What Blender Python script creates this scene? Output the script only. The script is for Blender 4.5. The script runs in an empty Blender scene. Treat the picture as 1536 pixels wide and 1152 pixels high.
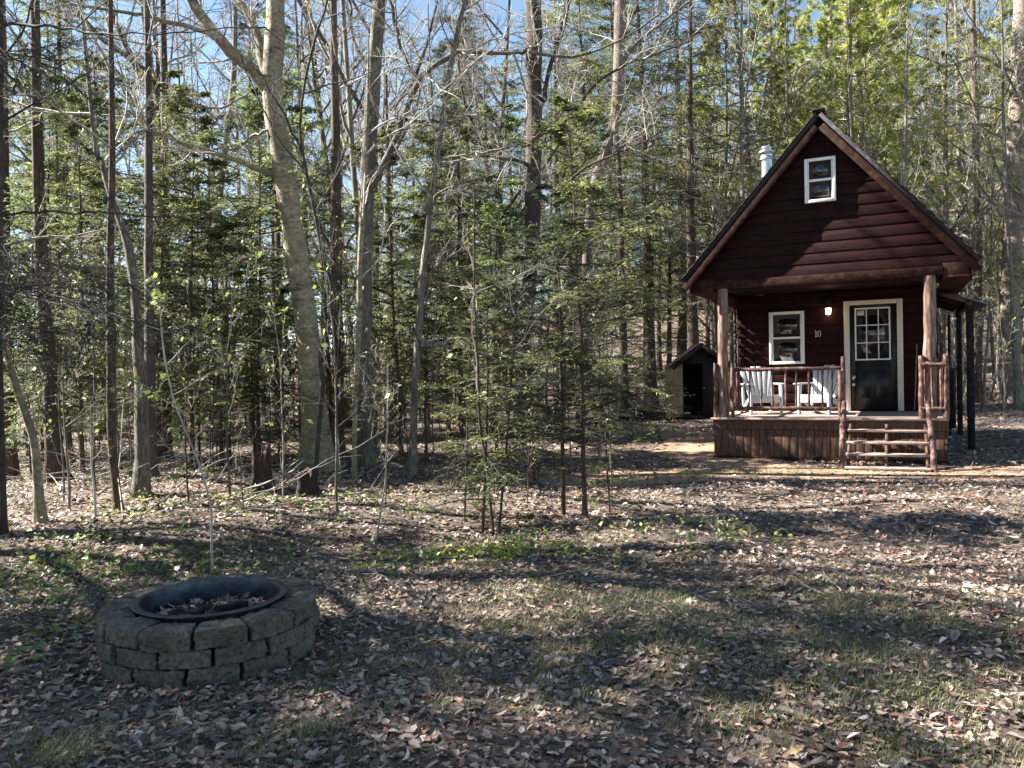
import bpy, bmesh, math, random
import numpy as np
from mathutils import Vector, Matrix
rad = math.radians
scn = bpy.context.scene
COL = scn.collection
rng = np.random.default_rng(7)
random.seed(7)

# ------------------------------------------------------------------ camera model
F, PI_, RO = 1202.3, 0.0137, 0.0211
OX, OY, YAW = 5.237, 13.4885, -0.4489
CAMZ = 1.6

def ray(px, py):
    x = px - 768; y = py - 576
    xr = x*math.cos(RO) - y*math.sin(RO); yr = x*math.sin(RO) + y*math.cos(RO)
    u = -yr/F; a = xr/F
    return np.array([a, math.cos(PI_) + u*math.sin(PI_), -math.sin(PI_) + u*math.cos(PI_)])

def sstep(a, b, x):
    t = np.clip((x - a)/(b - a), 0, 1)
    return t*t*(3 - 2*t)

def hgt(x, y):
    x = np.asarray(x, float); y = np.asarray(y, float)
    n = .030*np.sin(1.3*x + .7*y + 1) + .025*np.sin(2.1*y - .9*x) + .02*np.sin(3.3*x + 1.9*y + 2) + .035*np.sin(.55*x - .4*y + 3)
    dc = np.hypot(x - 5.8, y - 14.5)
    n = n*sstep(3.0, 6.0, dc)
    left = sstep(-2.0, -7.0, x)
    n = n + .16*np.exp(-((x + 2.9)**2/3.0 + (y - 9.3)**2/1.6)) + .22*np.exp(-((x + 4.9)**2/5 + (y - 12.2)**2/5))
    n = n + .12*np.exp(-((x + .8)**2/2 + (y - 10.5)**2/1.0))
    dp = np.hypot(x + 1.8, y - 4.72)
    n = n*sstep(.5, 1.6, dp)
    hill = sstep(38, 120, y)*(5 + 17*sstep(-20, 40, x)) + left*.0
    return n + hill + .12*sstep(20, 40, y)*np.sin(.3*x + .2*y)

def gp(px, py):
    d = ray(px, py); z = 0
    for _ in range(8):
        k = (z - CAMZ)/d[2]; x, y = d[0]*k, d[1]*k
        z = float(hgt(x, y))
    return np.array([x, y, z])

def at(px, py, Y):
    d = ray(px, py)
    return np.array([0, 0, CAMZ]) + d*(Y/d[1])

def xat(px, Y):
    return (px - 768)/F*Y

# ------------------------------------------------------------------ mesh builder
class MB:
    def __init__(s):
        s.V = []; s.Q = []; s.T = []; s.qv = []; s.tv = []; s.qm = []; s.tm = []; s.n = 0
    def add(s, V, Q=None, T=None, val=0.5, mi=0):
        V = np.asarray(V, np.float32).reshape(-1, 3)
        if Q is not None and len(Q):
            Q = np.asarray(Q, np.int64).reshape(-1, 4) + s.n
            s.Q.append(Q); s.qv.append(np.broadcast_to(np.asarray(val, np.float32), (len(Q),) ) if np.ndim(val) < 2 else val); s.qm.append(np.full(len(Q), mi))
        if T is not None and len(T):
            T = np.asarray(T, np.int64).reshape(-1, 3) + s.n
            s.T.append(T); s.tv.append(np.broadcast_to(np.asarray(val, np.float32), (len(T),)) if np.ndim(val) < 2 else val); s.tm.append(np.full(len(T), mi))
        s.V.append(V); s.n += len(V)
    def mesh(s, name, mats, smooth=False, attr=None):
        me = bpy.data.meshes.new(name)
        V = np.concatenate(s.V)
        Q = np.concatenate(s.Q) if s.Q else np.zeros((0, 4), int)
        T = np.concatenate(s.T) if s.T else np.zeros((0, 3), int)
        me.vertices.add(len(V)); me.vertices.foreach_set('co', V.ravel().astype(np.float32))
        nl = Q.size + T.size
        me.loops.add(nl); me.loops.foreach_set('vertex_index', np.concatenate([Q.ravel(), T.ravel()]).astype(np.int32))
        me.polygons.add(len(Q) + len(T))
        me.polygons.foreach_set('loop_start', np.concatenate([np.arange(len(Q))*4, Q.size + np.arange(len(T))*3]).astype(np.int32))
        mi = np.concatenate([np.concatenate(s.qm) if s.Q else np.zeros(0), np.concatenate(s.tm) if s.T else np.zeros(0)]).astype(np.int32)
        me.polygons.foreach_set('material_index', mi)
        if smooth: me.polygons.foreach_set('use_smooth', np.ones(len(Q) + len(T), bool))
        if attr == 'v':
            vv = np.concatenate([x for x in s.qv] + [x for x in s.tv]).astype(np.float32)
            a = me.attributes.new('v', 'FLOAT', 'FACE'); a.data.foreach_set('value', vv)
        if attr == 'col':
            vv = np.concatenate([x for x in s.qv] + [x for x in s.tv]).astype(np.float32)
            vv = np.concatenate([vv, np.ones((len(vv), 1), np.float32)], 1)
            a = me.attributes.new('col', 'FLOAT_COLOR', 'FACE'); a.data.foreach_set('color', vv.ravel())
        for m in (mats if isinstance(mats, (list, tuple)) else [mats]): me.materials.append(m)
        me.update(calc_edges=True); me.validate()
        return me
    def build(s, name, mats, parent=None, smooth=False, attr=None, bevel=0):
        o = bpy.data.objects.new(name, s.mesh(name, mats, smooth, attr)); COL.objects.link(o)
        if parent: o.parent = parent
        if bevel:
            b = o.modifiers.new('bevel', 'BEVEL'); b.width = bevel; b.segments = 2; b.limit_method = 'ANGLE'; b.angle_limit = rad(40)
        return o

def box(mb, x0, x1, y0, y1, z0, z1, mi=0):
    V = [(x0,y0,z0),(x1,y0,z0),(x1,y1,z0),(x0,y1,z0),(x0,y0,z1),(x1,y0,z1),(x1,y1,z1),(x0,y1,z1)]
    mb.add(V, [(0,3,2,1),(4,5,6,7),(0,1,5,4),(1,2,6,5),(2,3,7,6),(3,0,4,7)], mi=mi)

def hexa(mb, P, mi=0):   # 8 points: bottom ring then top ring
    mb.add(P, [(0,3,2,1),(4,5,6,7),(0,1,5,4),(1,2,6,5),(2,3,7,6),(3,0,4,7)], mi=mi)

def beam(mb, p0, p1, w, h, up=(0,0,1), mi=0):
    p0 = np.array(p0, float); p1 = np.array(p1, float); t = p1 - p0; t /= np.linalg.norm(t)
    s = np.cross(t, up); s /= np.linalg.norm(s); u = np.cross(s, t)
    s = s*w/2; u = u*h/2
    hexa(mb, [p0-s-u, p0+s-u, p1+s-u, p1-s-u, p0-s+u, p0+s+u, p1+s+u, p1-s+u], mi)

def frames(P):
    T = np.gradient(P, axis=1); T /= np.linalg.norm(T, axis=2, keepdims=True) + 1e-9
    m = np.abs(P[:, -1] - P[:, 0]); vert = m[:, 2] > .75*np.linalg.norm(m, axis=1)
    ref = np.where(vert[:, None], np.array([[0., 1., 0.]]), np.array([[0., 0., 1.]]))[:, None, :]
    U = np.cross(T, ref); U /= np.linalg.norm(U, axis=2, keepdims=True) + 1e-9
    W = np.cross(T, U)
    return T, U, W

def tubes(mb, P, R, sides=3, val=0.5, mi=0, rough=0, cap=False, lobe=None):
    P = np.asarray(P, float); R = np.asarray(R, float)
    n, k, _ = P.shape
    T, U, W = frames(P)
    a = np.arange(sides)*2*np.pi/sides
    RR = np.repeat(R[:, :, None], sides, 2)
    if lobe is not None: RR = RR*lobe[None]
    if rough: RR = RR*(1 + rough*rng.standard_normal(RR.shape))
    V = P[:, :, None, :] + RR[..., None]*(np.cos(a)[None, None, :, None]*U[:, :, None, :] + np.sin(a)[None, None, :, None]*W[:, :, None, :])
    idx = np.arange(n*k*sides).reshape(n, k, sides)
    nx = np.roll(idx, -1, 2)
    Q = np.stack([idx[:, :-1], idx[:, 1:], nx[:, 1:], nx[:, :-1]], -1).reshape(-1, 4)
    if np.ndim(val) == 1: val = np.repeat(val, (k-1)*sides)
    mb.add(V.reshape(-1, 3), Q, val=val, mi=mi)
    if cap:
        for j in range(n):
            for e in (0, k-1):
                b = V[j, e]; c = b.mean(0, keepdims=True)
                Tt = [(i, (i+1) % sides, sides) if e else ((i+1) % sides, i, sides) for i in range(sides)]
                mb.add(np.concatenate([b, c]), T=Tt, mi=mi)

def spline(pts, n):
    pts = np.asarray(pts, float)
    if len(pts) == 2: return pts[0] + (pts[1]-pts[0])*np.linspace(0, 1, n)[:, None]
    d = np.r_[0, np.cumsum(np.linalg.norm(np.diff(pts[:, :3], axis=0), axis=1) + 1e-6)]
    e = np.vstack([2*pts[0]-pts[1], pts, 2*pts[-1]-pts[-2]])
    out = []
    for s in np.linspace(0, d[-1], n):
        i = min(np.searchsorted(d, s, 'right') - 1, len(pts) - 2); t = (s - d[i])/(d[i+1]-d[i])
        p0, p1, p2, p3 = e[i], e[i+1], e[i+2], e[i+3]
        out.append(.5*(2*p1 + (p2-p0)*t + (2*p0-5*p1+4*p2-p3)*t*t + (3*p1-p0-3*p2+p3)*t**3))
    return np.array(out)

def log(mb, p0, p1, r0, r1=None, wob=.01, sides=10, k=9, mi=0):
    r1 = r1 or r0
    P = spline([p0, p1], k); P[1:-1] += rng.normal(0, wob*.5, (k-2, 3))
    R = np.linspace(r0, r1, k)*(1 + rng.normal(0, .06, k))
    tubes(mb, P[None], R[None], sides, rough=.018, cap=True, mi=mi)

def norm(a): return a/(np.linalg.norm(a, axis=-1, keepdims=True) + 1e-9)

def grow(P0, D0, L, R, nseg, wob, up, taper=.35):
    n = len(P0); P = np.zeros((n, nseg+1, 3)); P[:, 0] = P0; D = norm(D0)
    for i in range(nseg):
        D = norm(D + rng.normal(0, wob, (n, 3)) + np.array([0, 0, up]))
        P[:, i+1] = P[:, i] + D*(L/nseg)[:, None]
    Rr = R[:, None]*np.linspace(1, taper, nseg+1)[None]
    return P, Rr

def kids(P, R, L, m, tmin, ang, lr, rr, tmax=1.0, flat=0):
    n, k, _ = P.shape
    t = tmin + (tmax-tmin)*(np.arange(m)[None] + rng.random((n, m)))/m
    f = t*(k-1); i = np.clip(f.astype(int), 0, k-2); w = (f-i)[..., None]
    r = np.arange(n)[:, None]
    A = P[r, i]; B = P[r, i+1]; p = A*(1-w) + B*w; T = norm(B-A)
    Rp = R[r, i]*(1-w[..., 0]) + R[r, i+1]*w[..., 0]
    q = rng.normal(0, 1, (n, m, 3)); q[..., 2] *= (1-flat)
    q = norm(q - (q*T).sum(-1, keepdims=True)*T)
    a = ang*(1 + rng.normal(0, .2, (n, m)))[..., None]
    D = T*np.cos(a) + q*np.sin(a)
    Lc = (L[:, None]*lr)*(1 - .45*t)*rng.uniform(.55, 1.2, (n, m))
    Rc = np.minimum(Rp*.75, R[:, :1]*rr*rng.uniform(.7, 1.1, (n, m)))
    return p.reshape(-1, 3), D.reshape(-1, 3), Lc.ravel(), Rc.ravel()

# ------------------------------------------------------------------ materials
def newmat(name):
    m = bpy.data.materials.new(name); m.use_nodes = True
    nt = m.node_tree; return m, nt, nt.nodes['Principled BSDF'], nt.nodes, nt.links

def ramp(N, Lk, src, stops):
    r = N.new('ShaderNodeValToRGB'); e = r.color_ramp.elements
    while len(e) < len(stops): e.new(.5)
    for i, (p, c) in enumerate(stops): e[i].position = p; e[i].color = (*c, 1)
    Lk.new(src, r.inputs[0]); return r.outputs[0]

def noise(N, Lk, scale, detail=5, stretch=(1,1,1), coord='Object', rough=.6):
    tc = N.new('ShaderNodeTexCoord'); mp = N.new('ShaderNodeMapping'); mp.inputs['Scale'].default_value = stretch
    Lk.new(tc.outputs[coord], mp.inputs[0]); n = N.new('ShaderNodeTexNoise'); n.inputs['Scale'].default_value = scale
    n.inputs['Detail'].default_value = detail; n.inputs['Roughness'].default_value = rough
    Lk.new(mp.outputs[0], n.inputs['Vector']); return n.outputs['Fac']

def bump(N, Lk, b, src, strength=.4, dist=.01):
    bp = N.new('ShaderNodeBump'); bp.inputs['Strength'].default_value = strength; bp.inputs['Distance'].default_value = dist
    Lk.new(src, bp.inputs['Height']); Lk.new(bp.outputs[0], b.inputs['Normal'])

def wood(name, c0, c1, c2, scale=6, stretch=(.6,4,9), rough=.75, bs=.4):
    m, nt, b, N, Lk = newmat(name); b.inputs['Specular IOR Level'].default_value = .12
    f = noise(N, Lk, scale, 6, stretch)
    Lk.new(ramp(N, Lk, f, [(.28, c0), (.5, c1), (.74, c2)]), b.inputs['Base Color'])
    b.inputs['Roughness'].default_value = rough; bump(N, Lk, b, f, bs, .006); return m

def bark(name, c0, c1, c2, stretch=(3,3,.7), scale=7, dist=.02, moss=None, rnd=.5):
    m, nt, b, N, Lk = newmat(name)
    f = noise(N, Lk, scale, 8, stretch, rough=.7)
    col = ramp(N, Lk, f, [(.3, c0), (.5, c1), (.7, c2)])
    g = noise(N, Lk, 1.3, 4)
    mx = N.new('ShaderNodeMix'); mx.data_type = 'RGBA'; mx.blend_type = 'MULTIPLY'; mx.inputs[0].default_value = .8
    Lk.new(col, mx.inputs[6]); Lk.new(ramp(N, Lk, g, [(.35, (.55,.52,.5)), (.62, (1.15,1.1,1.05))]), mx.inputs[7]); out = mx.outputs[2]
    if moss:
        h = noise(N, Lk, 2.2, 6)
        m2 = N.new('ShaderNodeMix'); m2.data_type = 'RGBA'; Lk.new(ramp(N, Lk, h, [(.52, (0,0,0)), (.66, (.75,)*3)]), m2.inputs[0])
        Lk.new(out, m2.inputs[6]); m2.inputs[7].default_value = (*moss, 1); out = m2.outputs[2]
    oi = N.new('ShaderNodeObjectInfo'); hs = N.new('ShaderNodeHueSaturation')
    mr = N.new('ShaderNodeMapRange'); mr.inputs['To Min'].default_value = 1-rnd*.5; mr.inputs['To Max'].default_value = 1+rnd*.5
    Lk.new(oi.outputs['Random'], mr.inputs[0]); Lk.new(mr.outputs[0], hs.inputs['Value']); Lk.new(out, hs.inputs['Color'])
    Lk.new(hs.outputs[0], b.inputs['Base Color'])
    b.inputs['Roughness'].default_value = .9; bump(N, Lk, b, f, .8, dist); return m

def leafmat(name, stops, trans=.3, rnd=.25, hue=.02, attr='v', rough=.55):
    m, nt, b, N, Lk = newmat(name)
    at_ = N.new('ShaderNodeAttribute'); at_.attribute_name = attr
    if attr == 'v': col = ramp(N, Lk, at_.outputs['Fac'], stops)
    else: col = at_.outputs['Color']
    oi = N.new('ShaderNodeObjectInfo'); hs = N.new('ShaderNodeHueSaturation')
    mr = N.new('ShaderNodeMapRange'); mr.inputs['To Min'].default_value = 1-rnd; mr.inputs['To Max'].default_value = 1+rnd
    mh = N.new('ShaderNodeMapRange'); mh.inputs['To Min'].default_value = .5-hue; mh.inputs['To Max'].default_value = .5+hue
    Lk.new(oi.outputs['Random'], mr.inputs[0]); Lk.new(oi.outputs['Random'], mh.inputs[0])
    Lk.new(mr.outputs[0], hs.inputs['Value']); Lk.new(mh.outputs[0], hs.inputs['Hue']); Lk.new(col, hs.inputs['Color'])
    b.inputs['Roughness'].default_value = rough; Lk.new(hs.outputs[0], b.inputs['Base Color'])
    if trans:
        tr = N.new('ShaderNodeBsdfTranslucent'); ms = N.new('ShaderNodeMixShader'); ms.inputs[0].default_value = trans
        Lk.new(hs.outputs[0], tr.inputs[0]); Lk.new(b.outputs[0], ms.inputs[1]); Lk.new(tr.outputs[0], ms.inputs[2])
        Lk.new(ms.outputs[0], N['Material Output'].inputs['Surface'])
    return m

def plain(name, c, rough=.5, metal=0, emit=0, scale=30, var=.15):
    m, nt, b, N, Lk = newmat(name)
    f = noise(N, Lk, scale, 4)
    lo = tuple(x*(1-var) for x in c); hi = tuple(min(1, x*(1+var)) for x in c)
    Lk.new(ramp(N, Lk, f, [(.3, lo), (.7, hi)]), b.inputs['Base Color'])
    b.inputs['Roughness'].default_value = rough; b.inputs['Metallic'].default_value = metal
    if emit: b.inputs['Emission Color'].default_value = (1, .72, .42, 1); b.inputs['Emission Strength'].default_value = emit
    return m

M = {}
M['beech'] = bark('bark_beech', (.09,.08,.062), (.24,.225,.18), (.42,.40,.345), (1.5,1.5,2.2), 9, .012, (.16,.165,.10), .1)
def beechify(m):
    nt = m.node_tree; N = nt.nodes; Lk = nt.links; b = N['Principled BSDF']; src = b.inputs['Base Color'].links[0].from_socket
    v = noise(N, Lk, 1.6, 3, (1.2,1.2,7)); mx = N.new('ShaderNodeMix'); mx.data_type = 'RGBA'; mx.blend_type = 'MULTIPLY'; mx.inputs[0].default_value = 1
    Lk.new(src, mx.inputs[6]); Lk.new(ramp(N, Lk, v, [(.30, (.28,.26,.24)), (.38, (.85,.84,.82)), (.6, (1,1,1)), (.72, (1.2,1.18,1.12))]), mx.inputs[7])
    p = noise(N, Lk, 1.1, 3); m2 = N.new('ShaderNodeMix'); m2.data_type = 'RGBA'; m2.blend_type = 'MULTIPLY'; m2.inputs[0].default_value = 1
    Lk.new(mx.outputs[2], m2.inputs[6]); Lk.new(ramp(N, Lk, p, [(.4, (.97,1,.86)), (.6, (1.08,.97,.89))]), m2.inputs[7]); Lk.new(m2.outputs[2], b.inputs['Base Color'])
beechify(M['beech'])
M['grey'] = bark('bark_grey', (.035,.03,.026), (.15,.14,.115), (.38,.355,.31), (5,5,.9), 9, .04, None, .5)
M['brown'] = bark('bark_brown', (.015,.011,.009), (.085,.057,.044), (.23,.165,.135), (6,6,.8), 9, .06, None, .5)
M['pinebark'] = bark('bark_pine', (.04,.03,.025), (.19,.155,.13), (.40,.34,.30), (5,5,1.3), 8, .05, None, .4)
M['twig'] = bark('bark_twig', (.20,.185,.165), (.34,.32,.29), (.48,.46,.42), (1,1,1), 9, .002, None, .5)
M['darktwig'] = bark('bark_dark_twig', (.03,.026,.022), (.06,.05,.045), (.11,.095,.085), (1,1,1), 9, .002, None, .4)
M['stump'] = bark('rotten_stump', (.010,.008,.007), (.03,.02,.015), (.12,.065,.04), (5,5,.7), 9, .04)
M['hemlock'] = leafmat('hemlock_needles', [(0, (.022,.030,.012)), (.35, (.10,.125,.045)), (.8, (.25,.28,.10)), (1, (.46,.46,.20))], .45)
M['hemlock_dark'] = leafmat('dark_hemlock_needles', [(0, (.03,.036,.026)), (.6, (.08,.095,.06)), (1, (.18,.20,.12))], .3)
M['pine'] = leafmat('pine_needles', [(0, (.08,.10,.025)), (.5, (.30,.33,.075)), (1, (.52,.52,.13))], .5)
M['bluepine'] = leafmat('blue_green_pine_needles', [(0, (.06,.11,.05)), (1, (.20,.32,.14))], .4)
M['buds'] = leafmat('budding_leaves', [(0, (.22,.26,.05)), (.45, (.36,.36,.07)), (.75, (.38,.22,.08)), (1, (.30,.11,.06))], .45, hue=.05)
M['spring'] = leafmat('spring_leaves', [(0, (.10,.14,.04)), (.6, (.20,.25,.07)), (1, (.34,.31,.09))], .45)
M['litter'] = leafmat('dead_leaves', None, .12, 0, 0, 'col', .6)
M['blade'] = leafmat('grass_blades', None, .3, 0, 0, 'col', .5)
M['siding'] = wood('stained_siding', (.0042,.0008,.0009), (.0135,.0024,.0023), (.031,.0075,.0055), 5, (.5,6,9), .65)
M['fascia'] = wood('fascia_wood', (.010,.004,.003), (.028,.011,.0075), (.075,.034,.021), 5, (2,2,2), .7)
M['skirt'] = wood('skirt_boards', (.035,.018,.013), (.10,.058,.042), (.19,.12,.09), 5, (9,9,.6), .8)
M['log'] = wood('peeled_log', (.03,.015,.012), (.16,.10,.08), (.40,.31,.27), 11, (3.5,3.5,.35), .7, 1.0)
M['railwood'] = wood('rail_logs', (.028,.013,.012), (.10,.055,.048), (.27,.185,.16), 10, (2,2,1), .7, .6)
M['deck'] = wood('deck_boards', (.14,.10,.085), (.28,.21,.18), (.42,.34,.30), 5, (1,7,5), .8)
M['trim'] = plain('cream_trim', (.62,.56,.50), .6, var=.1)
M['white'] = plain('white_vinyl', (.70,.68,.67), .4, var=.05)
M['chair'] = plain('white_plastic', (.46,.47,.48), .45, var=.05)
M['black'] = plain('black_door_paint', (.012,.012,.013), .5)
M['darkroof'] = wood('dark_shingles', (.015,.013,.014), (.035,.03,.032), (.065,.058,.06), 14, (1,1,1), .85)
M['metal'] = plain('galvanised_metal', (.55,.56,.58), .32, .9)
M['tin'] = plain('corrugated_tin', (.12,.13,.13), .5, .5)
M['steel'] = plain('blued_steel_rim', (.055,.065,.085), .42, .75, 0, 14, .5)
M['lamp'] = plain('lit_lamp_glass', (.9,.8,.6), .4, 0, 3.0)
M['ply'] = wood('bare_plywood', (.17,.10,.055), (.28,.18,.105), (.36,.245,.15), 3, (3,3,.8), .8)
M['shedwall'] = wood('shed_panel', (.018,.014,.013), (.035,.028,.026), (.06,.045,.04), 4, (8,8,.6), .85)
M['char'] = wood('charred_wood', (.006,.006,.008), (.016,.015,.018), (.05,.045,.05), 12, (1,1,1), .8, 1)
M['white_sign'] = plain('paper_notice', (.55,.55,.55), .6)
m, nt, b, N, Lk = newmat('window_glass'); M['glass'] = m
b.inputs['Base Color'].default_value = (.012,.015,.018,1); b.inputs['Roughness'].default_value = .04; b.inputs['Specular IOR Level'].default_value = .8
Lk.new(ramp(N, Lk, noise(N, Lk, 1.5, 2), [(.4, (.008,.009,.010)), (.6, (.014,.008,.009))]), b.inputs['Base Color'])
# concrete blocks
m, nt, b, N, Lk = newmat('concrete_block'); M['block'] = m
f = noise(N, Lk, 45, 8, rough=.8); g = noise(N, Lk, 5, 5)
mx = N.new('ShaderNodeMix'); mx.data_type = 'RGBA'; mx.blend_type = 'MULTIPLY'; mx.inputs[0].default_value = 1
Lk.new(ramp(N, Lk, f, [(.36, (.016,.013,.010)), (.48, (.11,.10,.08)), (.72, (.22,.20,.165))]), mx.inputs[6])
Lk.new(ramp(N, Lk, g, [(.35, (.5,.48,.42)), (.6, (1,1,1))]), mx.inputs[7]); Lk.new(mx.outputs[2], b.inputs['Base Color'])
b.inputs['Roughness'].default_value = .95; bump(N, Lk, b, f, .9, .008)
# soil
m, nt, b, N, Lk = newmat('forest_soil'); M['soil'] = m
f = noise(N, Lk, 9, 10, rough=.75); g = noise(N, Lk, .35, 5); h = noise(N, Lk, 60, 4)
mx = N.new('ShaderNodeMix'); mx.data_type = 'RGBA'; Lk.new(ramp(N, Lk, g, [(.42, (0,0,0)), (.6, (1,1,1))]), mx.inputs[0])
Lk.new(ramp(N, Lk, f, [(.3, (.02,.016,.013)), (.5, (.075,.058,.046)), (.7, (.20,.15,.115))]), mx.inputs[6])
Lk.new(ramp(N, Lk, h, [(.3, (.03,.02,.017)), (.5, (.11,.075,.055)), (.7, (.26,.18,.13))]), mx.inputs[7])
Lk.new(mx.outputs[2], b.inputs['Base Color']); b.inputs['Roughness'].default_value = 1; bump(N, Lk, b, f, .8, .03)
m, nt, b, N, Lk = newmat('path_dirt'); M['path'] = m
f = noise(N, Lk, 14, 10, rough=.75)
Lk.new(ramp(N, Lk, f, [(.3, (.13,.08,.05)), (.5, (.27,.165,.105)), (.7, (.40,.27,.18))]), b.inputs['Base Color'])
b.inputs['Roughness'].default_value = 1; bump(N, Lk, b, f, .8, .02)

# ------------------------------------------------------------------ tagging
def tag(o, label=None, cat=None, group=None, kind=None):
    if label: o['label'] = label
    if cat: o['category'] = cat
    if group: o['group'] = group
    if kind: o['kind'] = kind
    return o

def empty(name, loc, rz=0, label=None, cat=None, group=None):
    o = bpy.data.objects.new(name, None); COL.objects.link(o); o.location = loc; o.rotation_euler = (0, 0, rz)
    o.empty_display_size = .2
    return tag(o, label, cat, group)

# ------------------------------------------------------------------ ground
def sheet(name, X, Y, mat, dz=0, mask=None, kind='structure'):
    nx, ny = len(X), len(Y)
    gx, gy = np.meshgrid(X, Y, indexing='ij'); gz = hgt(gx, gy) + dz
    idx = np.arange(nx*ny).reshape(nx, ny)
    Q = np.stack([idx[:-1, :-1], idx[1:, :-1], idx[1:, 1:], idx[:-1, 1:]], -1).reshape(-1, 4)
    mb = MB(); mb.add(np.stack([gx, gy, gz], -1).reshape(-1, 3), Q)
    return tag(mb.build(name, mat, smooth=True), kind=kind)

gx = np.concatenate([np.linspace(-400, -60, 18)[:-1], np.linspace(-60, -14, 40)[:-1], np.linspace(-14, 16, 121)[:-1], np.linspace(16, 70, 45)[:-1], np.linspace(70, 400, 18)])
gy = np.concatenate([np.linspace(-60, 0, 16)[:-1], np.linspace(0, 28, 113)[:-1], np.linspace(28, 130, 60)[:-1], np.linspace(130, 600, 14)])
tag(sheet('ground', gx, gy, M['soil']), 'forest floor of dark soil under fallen leaves', None)

def blob(name, mat, cx, cy, rx, ry, rot, dz, seed):
    r = np.random.default_rng(seed); n = 64; a = np.linspace(0, 2*np.pi, n, endpoint=False)
    w = 1 + sum(r.normal(0, .12/(j**.5))*np.sin(j*a + r.random()*7) for j in range(2, 9))
    rings = np.linspace(0, 1, 14)
    V = []; 
    for q in rings:
        x = cx + rx*q*w*np.cos(a)*math.cos(rot) - ry*q*w*np.sin(a)*math.sin(rot)
        y = cy + rx*q*w*np.cos(a)*math.sin(rot) + ry*q*w*np.sin(a)*math.cos(rot)
        V.append(np.stack([x, y, hgt(x, y) + dz*(1 if q < .99 else -1)], -1))
    V = np.concatenate(V); idx = np.arange(14*n).reshape(14, n); nx = np.roll(idx, -1, 1)
    mb = MB(); mb.add(V, np.stack([idx[:-1], idx[1:], nx[1:], nx[:-1]], -1).reshape(-1, 4))
    return tag(mb.build(name, mat, smooth=True), kind='structure')
blob('dirt_path', M['path'], 4.3, 11.9, 4.2, 1.0, -.12, .012, 3)
blob('dirt_path', M['path'], 4.2, 16.5, 1.3, 5.2, -.15, .016, 4)

# ------------------------------------------------------------------ leaf litter
def in_cabin(x, y, pad=0):
    c, s = math.cos(YAW), math.sin(YAW); lx = (x-OX)*c + (y-OY)*s; ly = -(x-OX)*s + (y-OY)*c
    return (np.abs(lx) < 1.86+pad) & (ly > -pad) & (ly < 6.6)
PAL = np.array([1.08,1.0,.97])*np.array([(.48,.38,.30),(.35,.30,.26),(.23,.20,.175),(.28,.18,.13),(.17,.08,.055),(.62,.55,.49),(.42,.30,.235),(.26,.14,.105),(.10,.085,.075),(.38,.27,.16)])
PW = np.array([.13,.18,.17,.10,.06,.07,.08,.04,.16,.01]); PW = PW/PW.sum()

def leaf_field(x, y, z, size, wr, tilt, curl, col, lift=0):
    n = len(x)
    # template: midrib 4 points, edges 2x2 points
    t = np.array([[0,0],[.33,0],[.7,0],[1,0],[.28,.5],[.66,.42],[.28,-.5],[.66,-.42]])
    L = t[None, :, 0]*size[:, None]; S = t[None, :, 1]*(size*wr)[:, None]
    c = curl[:, None]; Z = np.abs(t[None, :, 1])*c*size[:, None]*1.0 + (t[None, :, 0]-.5)**2*rng.normal(.25, .35, (n, 1))*size[:, None]
    yaw = rng.random(n)*2*np.pi; pt = rng.normal(0, 1, n)*tilt; rl = rng.normal(0, 1, n)*tilt
    L = L - .5*size[:, None]
    # roll about L axis
    S2 = S*np.cos(rl)[:, None] - Z*np.sin(rl)[:, None]; Z2 = S*np.sin(rl)[:, None] + Z*np.cos(rl)[:, None]
    L2 = L*np.cos(pt)[:, None] - Z2*np.sin(pt)[:, None]; Z3 = L*np.sin(pt)[:, None] + Z2*np.cos(pt)[:, None]
    X = L2*np.cos(yaw)[:, None] - S2*np.sin(yaw)[:, None] + x[:, None]
    Y = L2*np.sin(yaw)[:, None] + S2*np.cos(yaw)[:, None] + y[:, None]
    Zz = Z3 - .6*Z3.min(1, keepdims=True) + z[:, None] + lift
    V = np.stack([X, Y, Zz], -1).reshape(-1, 3); o = (np.arange(n)*8)[:, None, None]
    Q = (np.array([[1,2,5,4],[2,1,6,7]])[None] + o).reshape(-1, 4)
    T = (np.array([[0,1,4],[1,0,6],[2,3,5],[3,2,7]])[None] + o).reshape(-1, 3)
    return V, Q, T, np.repeat(col, 2, 0), np.repeat(col, 4, 0)

def leaves(name, label, x, y, size, zf=None):
    n = len(x); z = (hgt(x, y) if zf is None else zf(x, y)) + rng.random(n)*.015
    ci = rng.choice(len(PAL), n, p=PW); col = PAL[ci]*rng.uniform(.4, 1.15, (n, 1))
    V, Q, T, qc, tc = leaf_field(x, y, z, size, rng.uniform(.38, .62, n), .26, rng.uniform(-.35, .5, n), col)
    mb = MB(); mb.add(V); mb.n = len(V)
    mb.Q.append(Q); mb.qv.append(qc); mb.qm.append(np.zeros(len(Q))); mb.T.append(T); mb.tv.append(tc); mb.tm.append(np.zeros(len(T)))
    return tag(mb.build(name, M['litter'], attr='col'), label, 'fallen leaves', kind='stuff')

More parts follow.
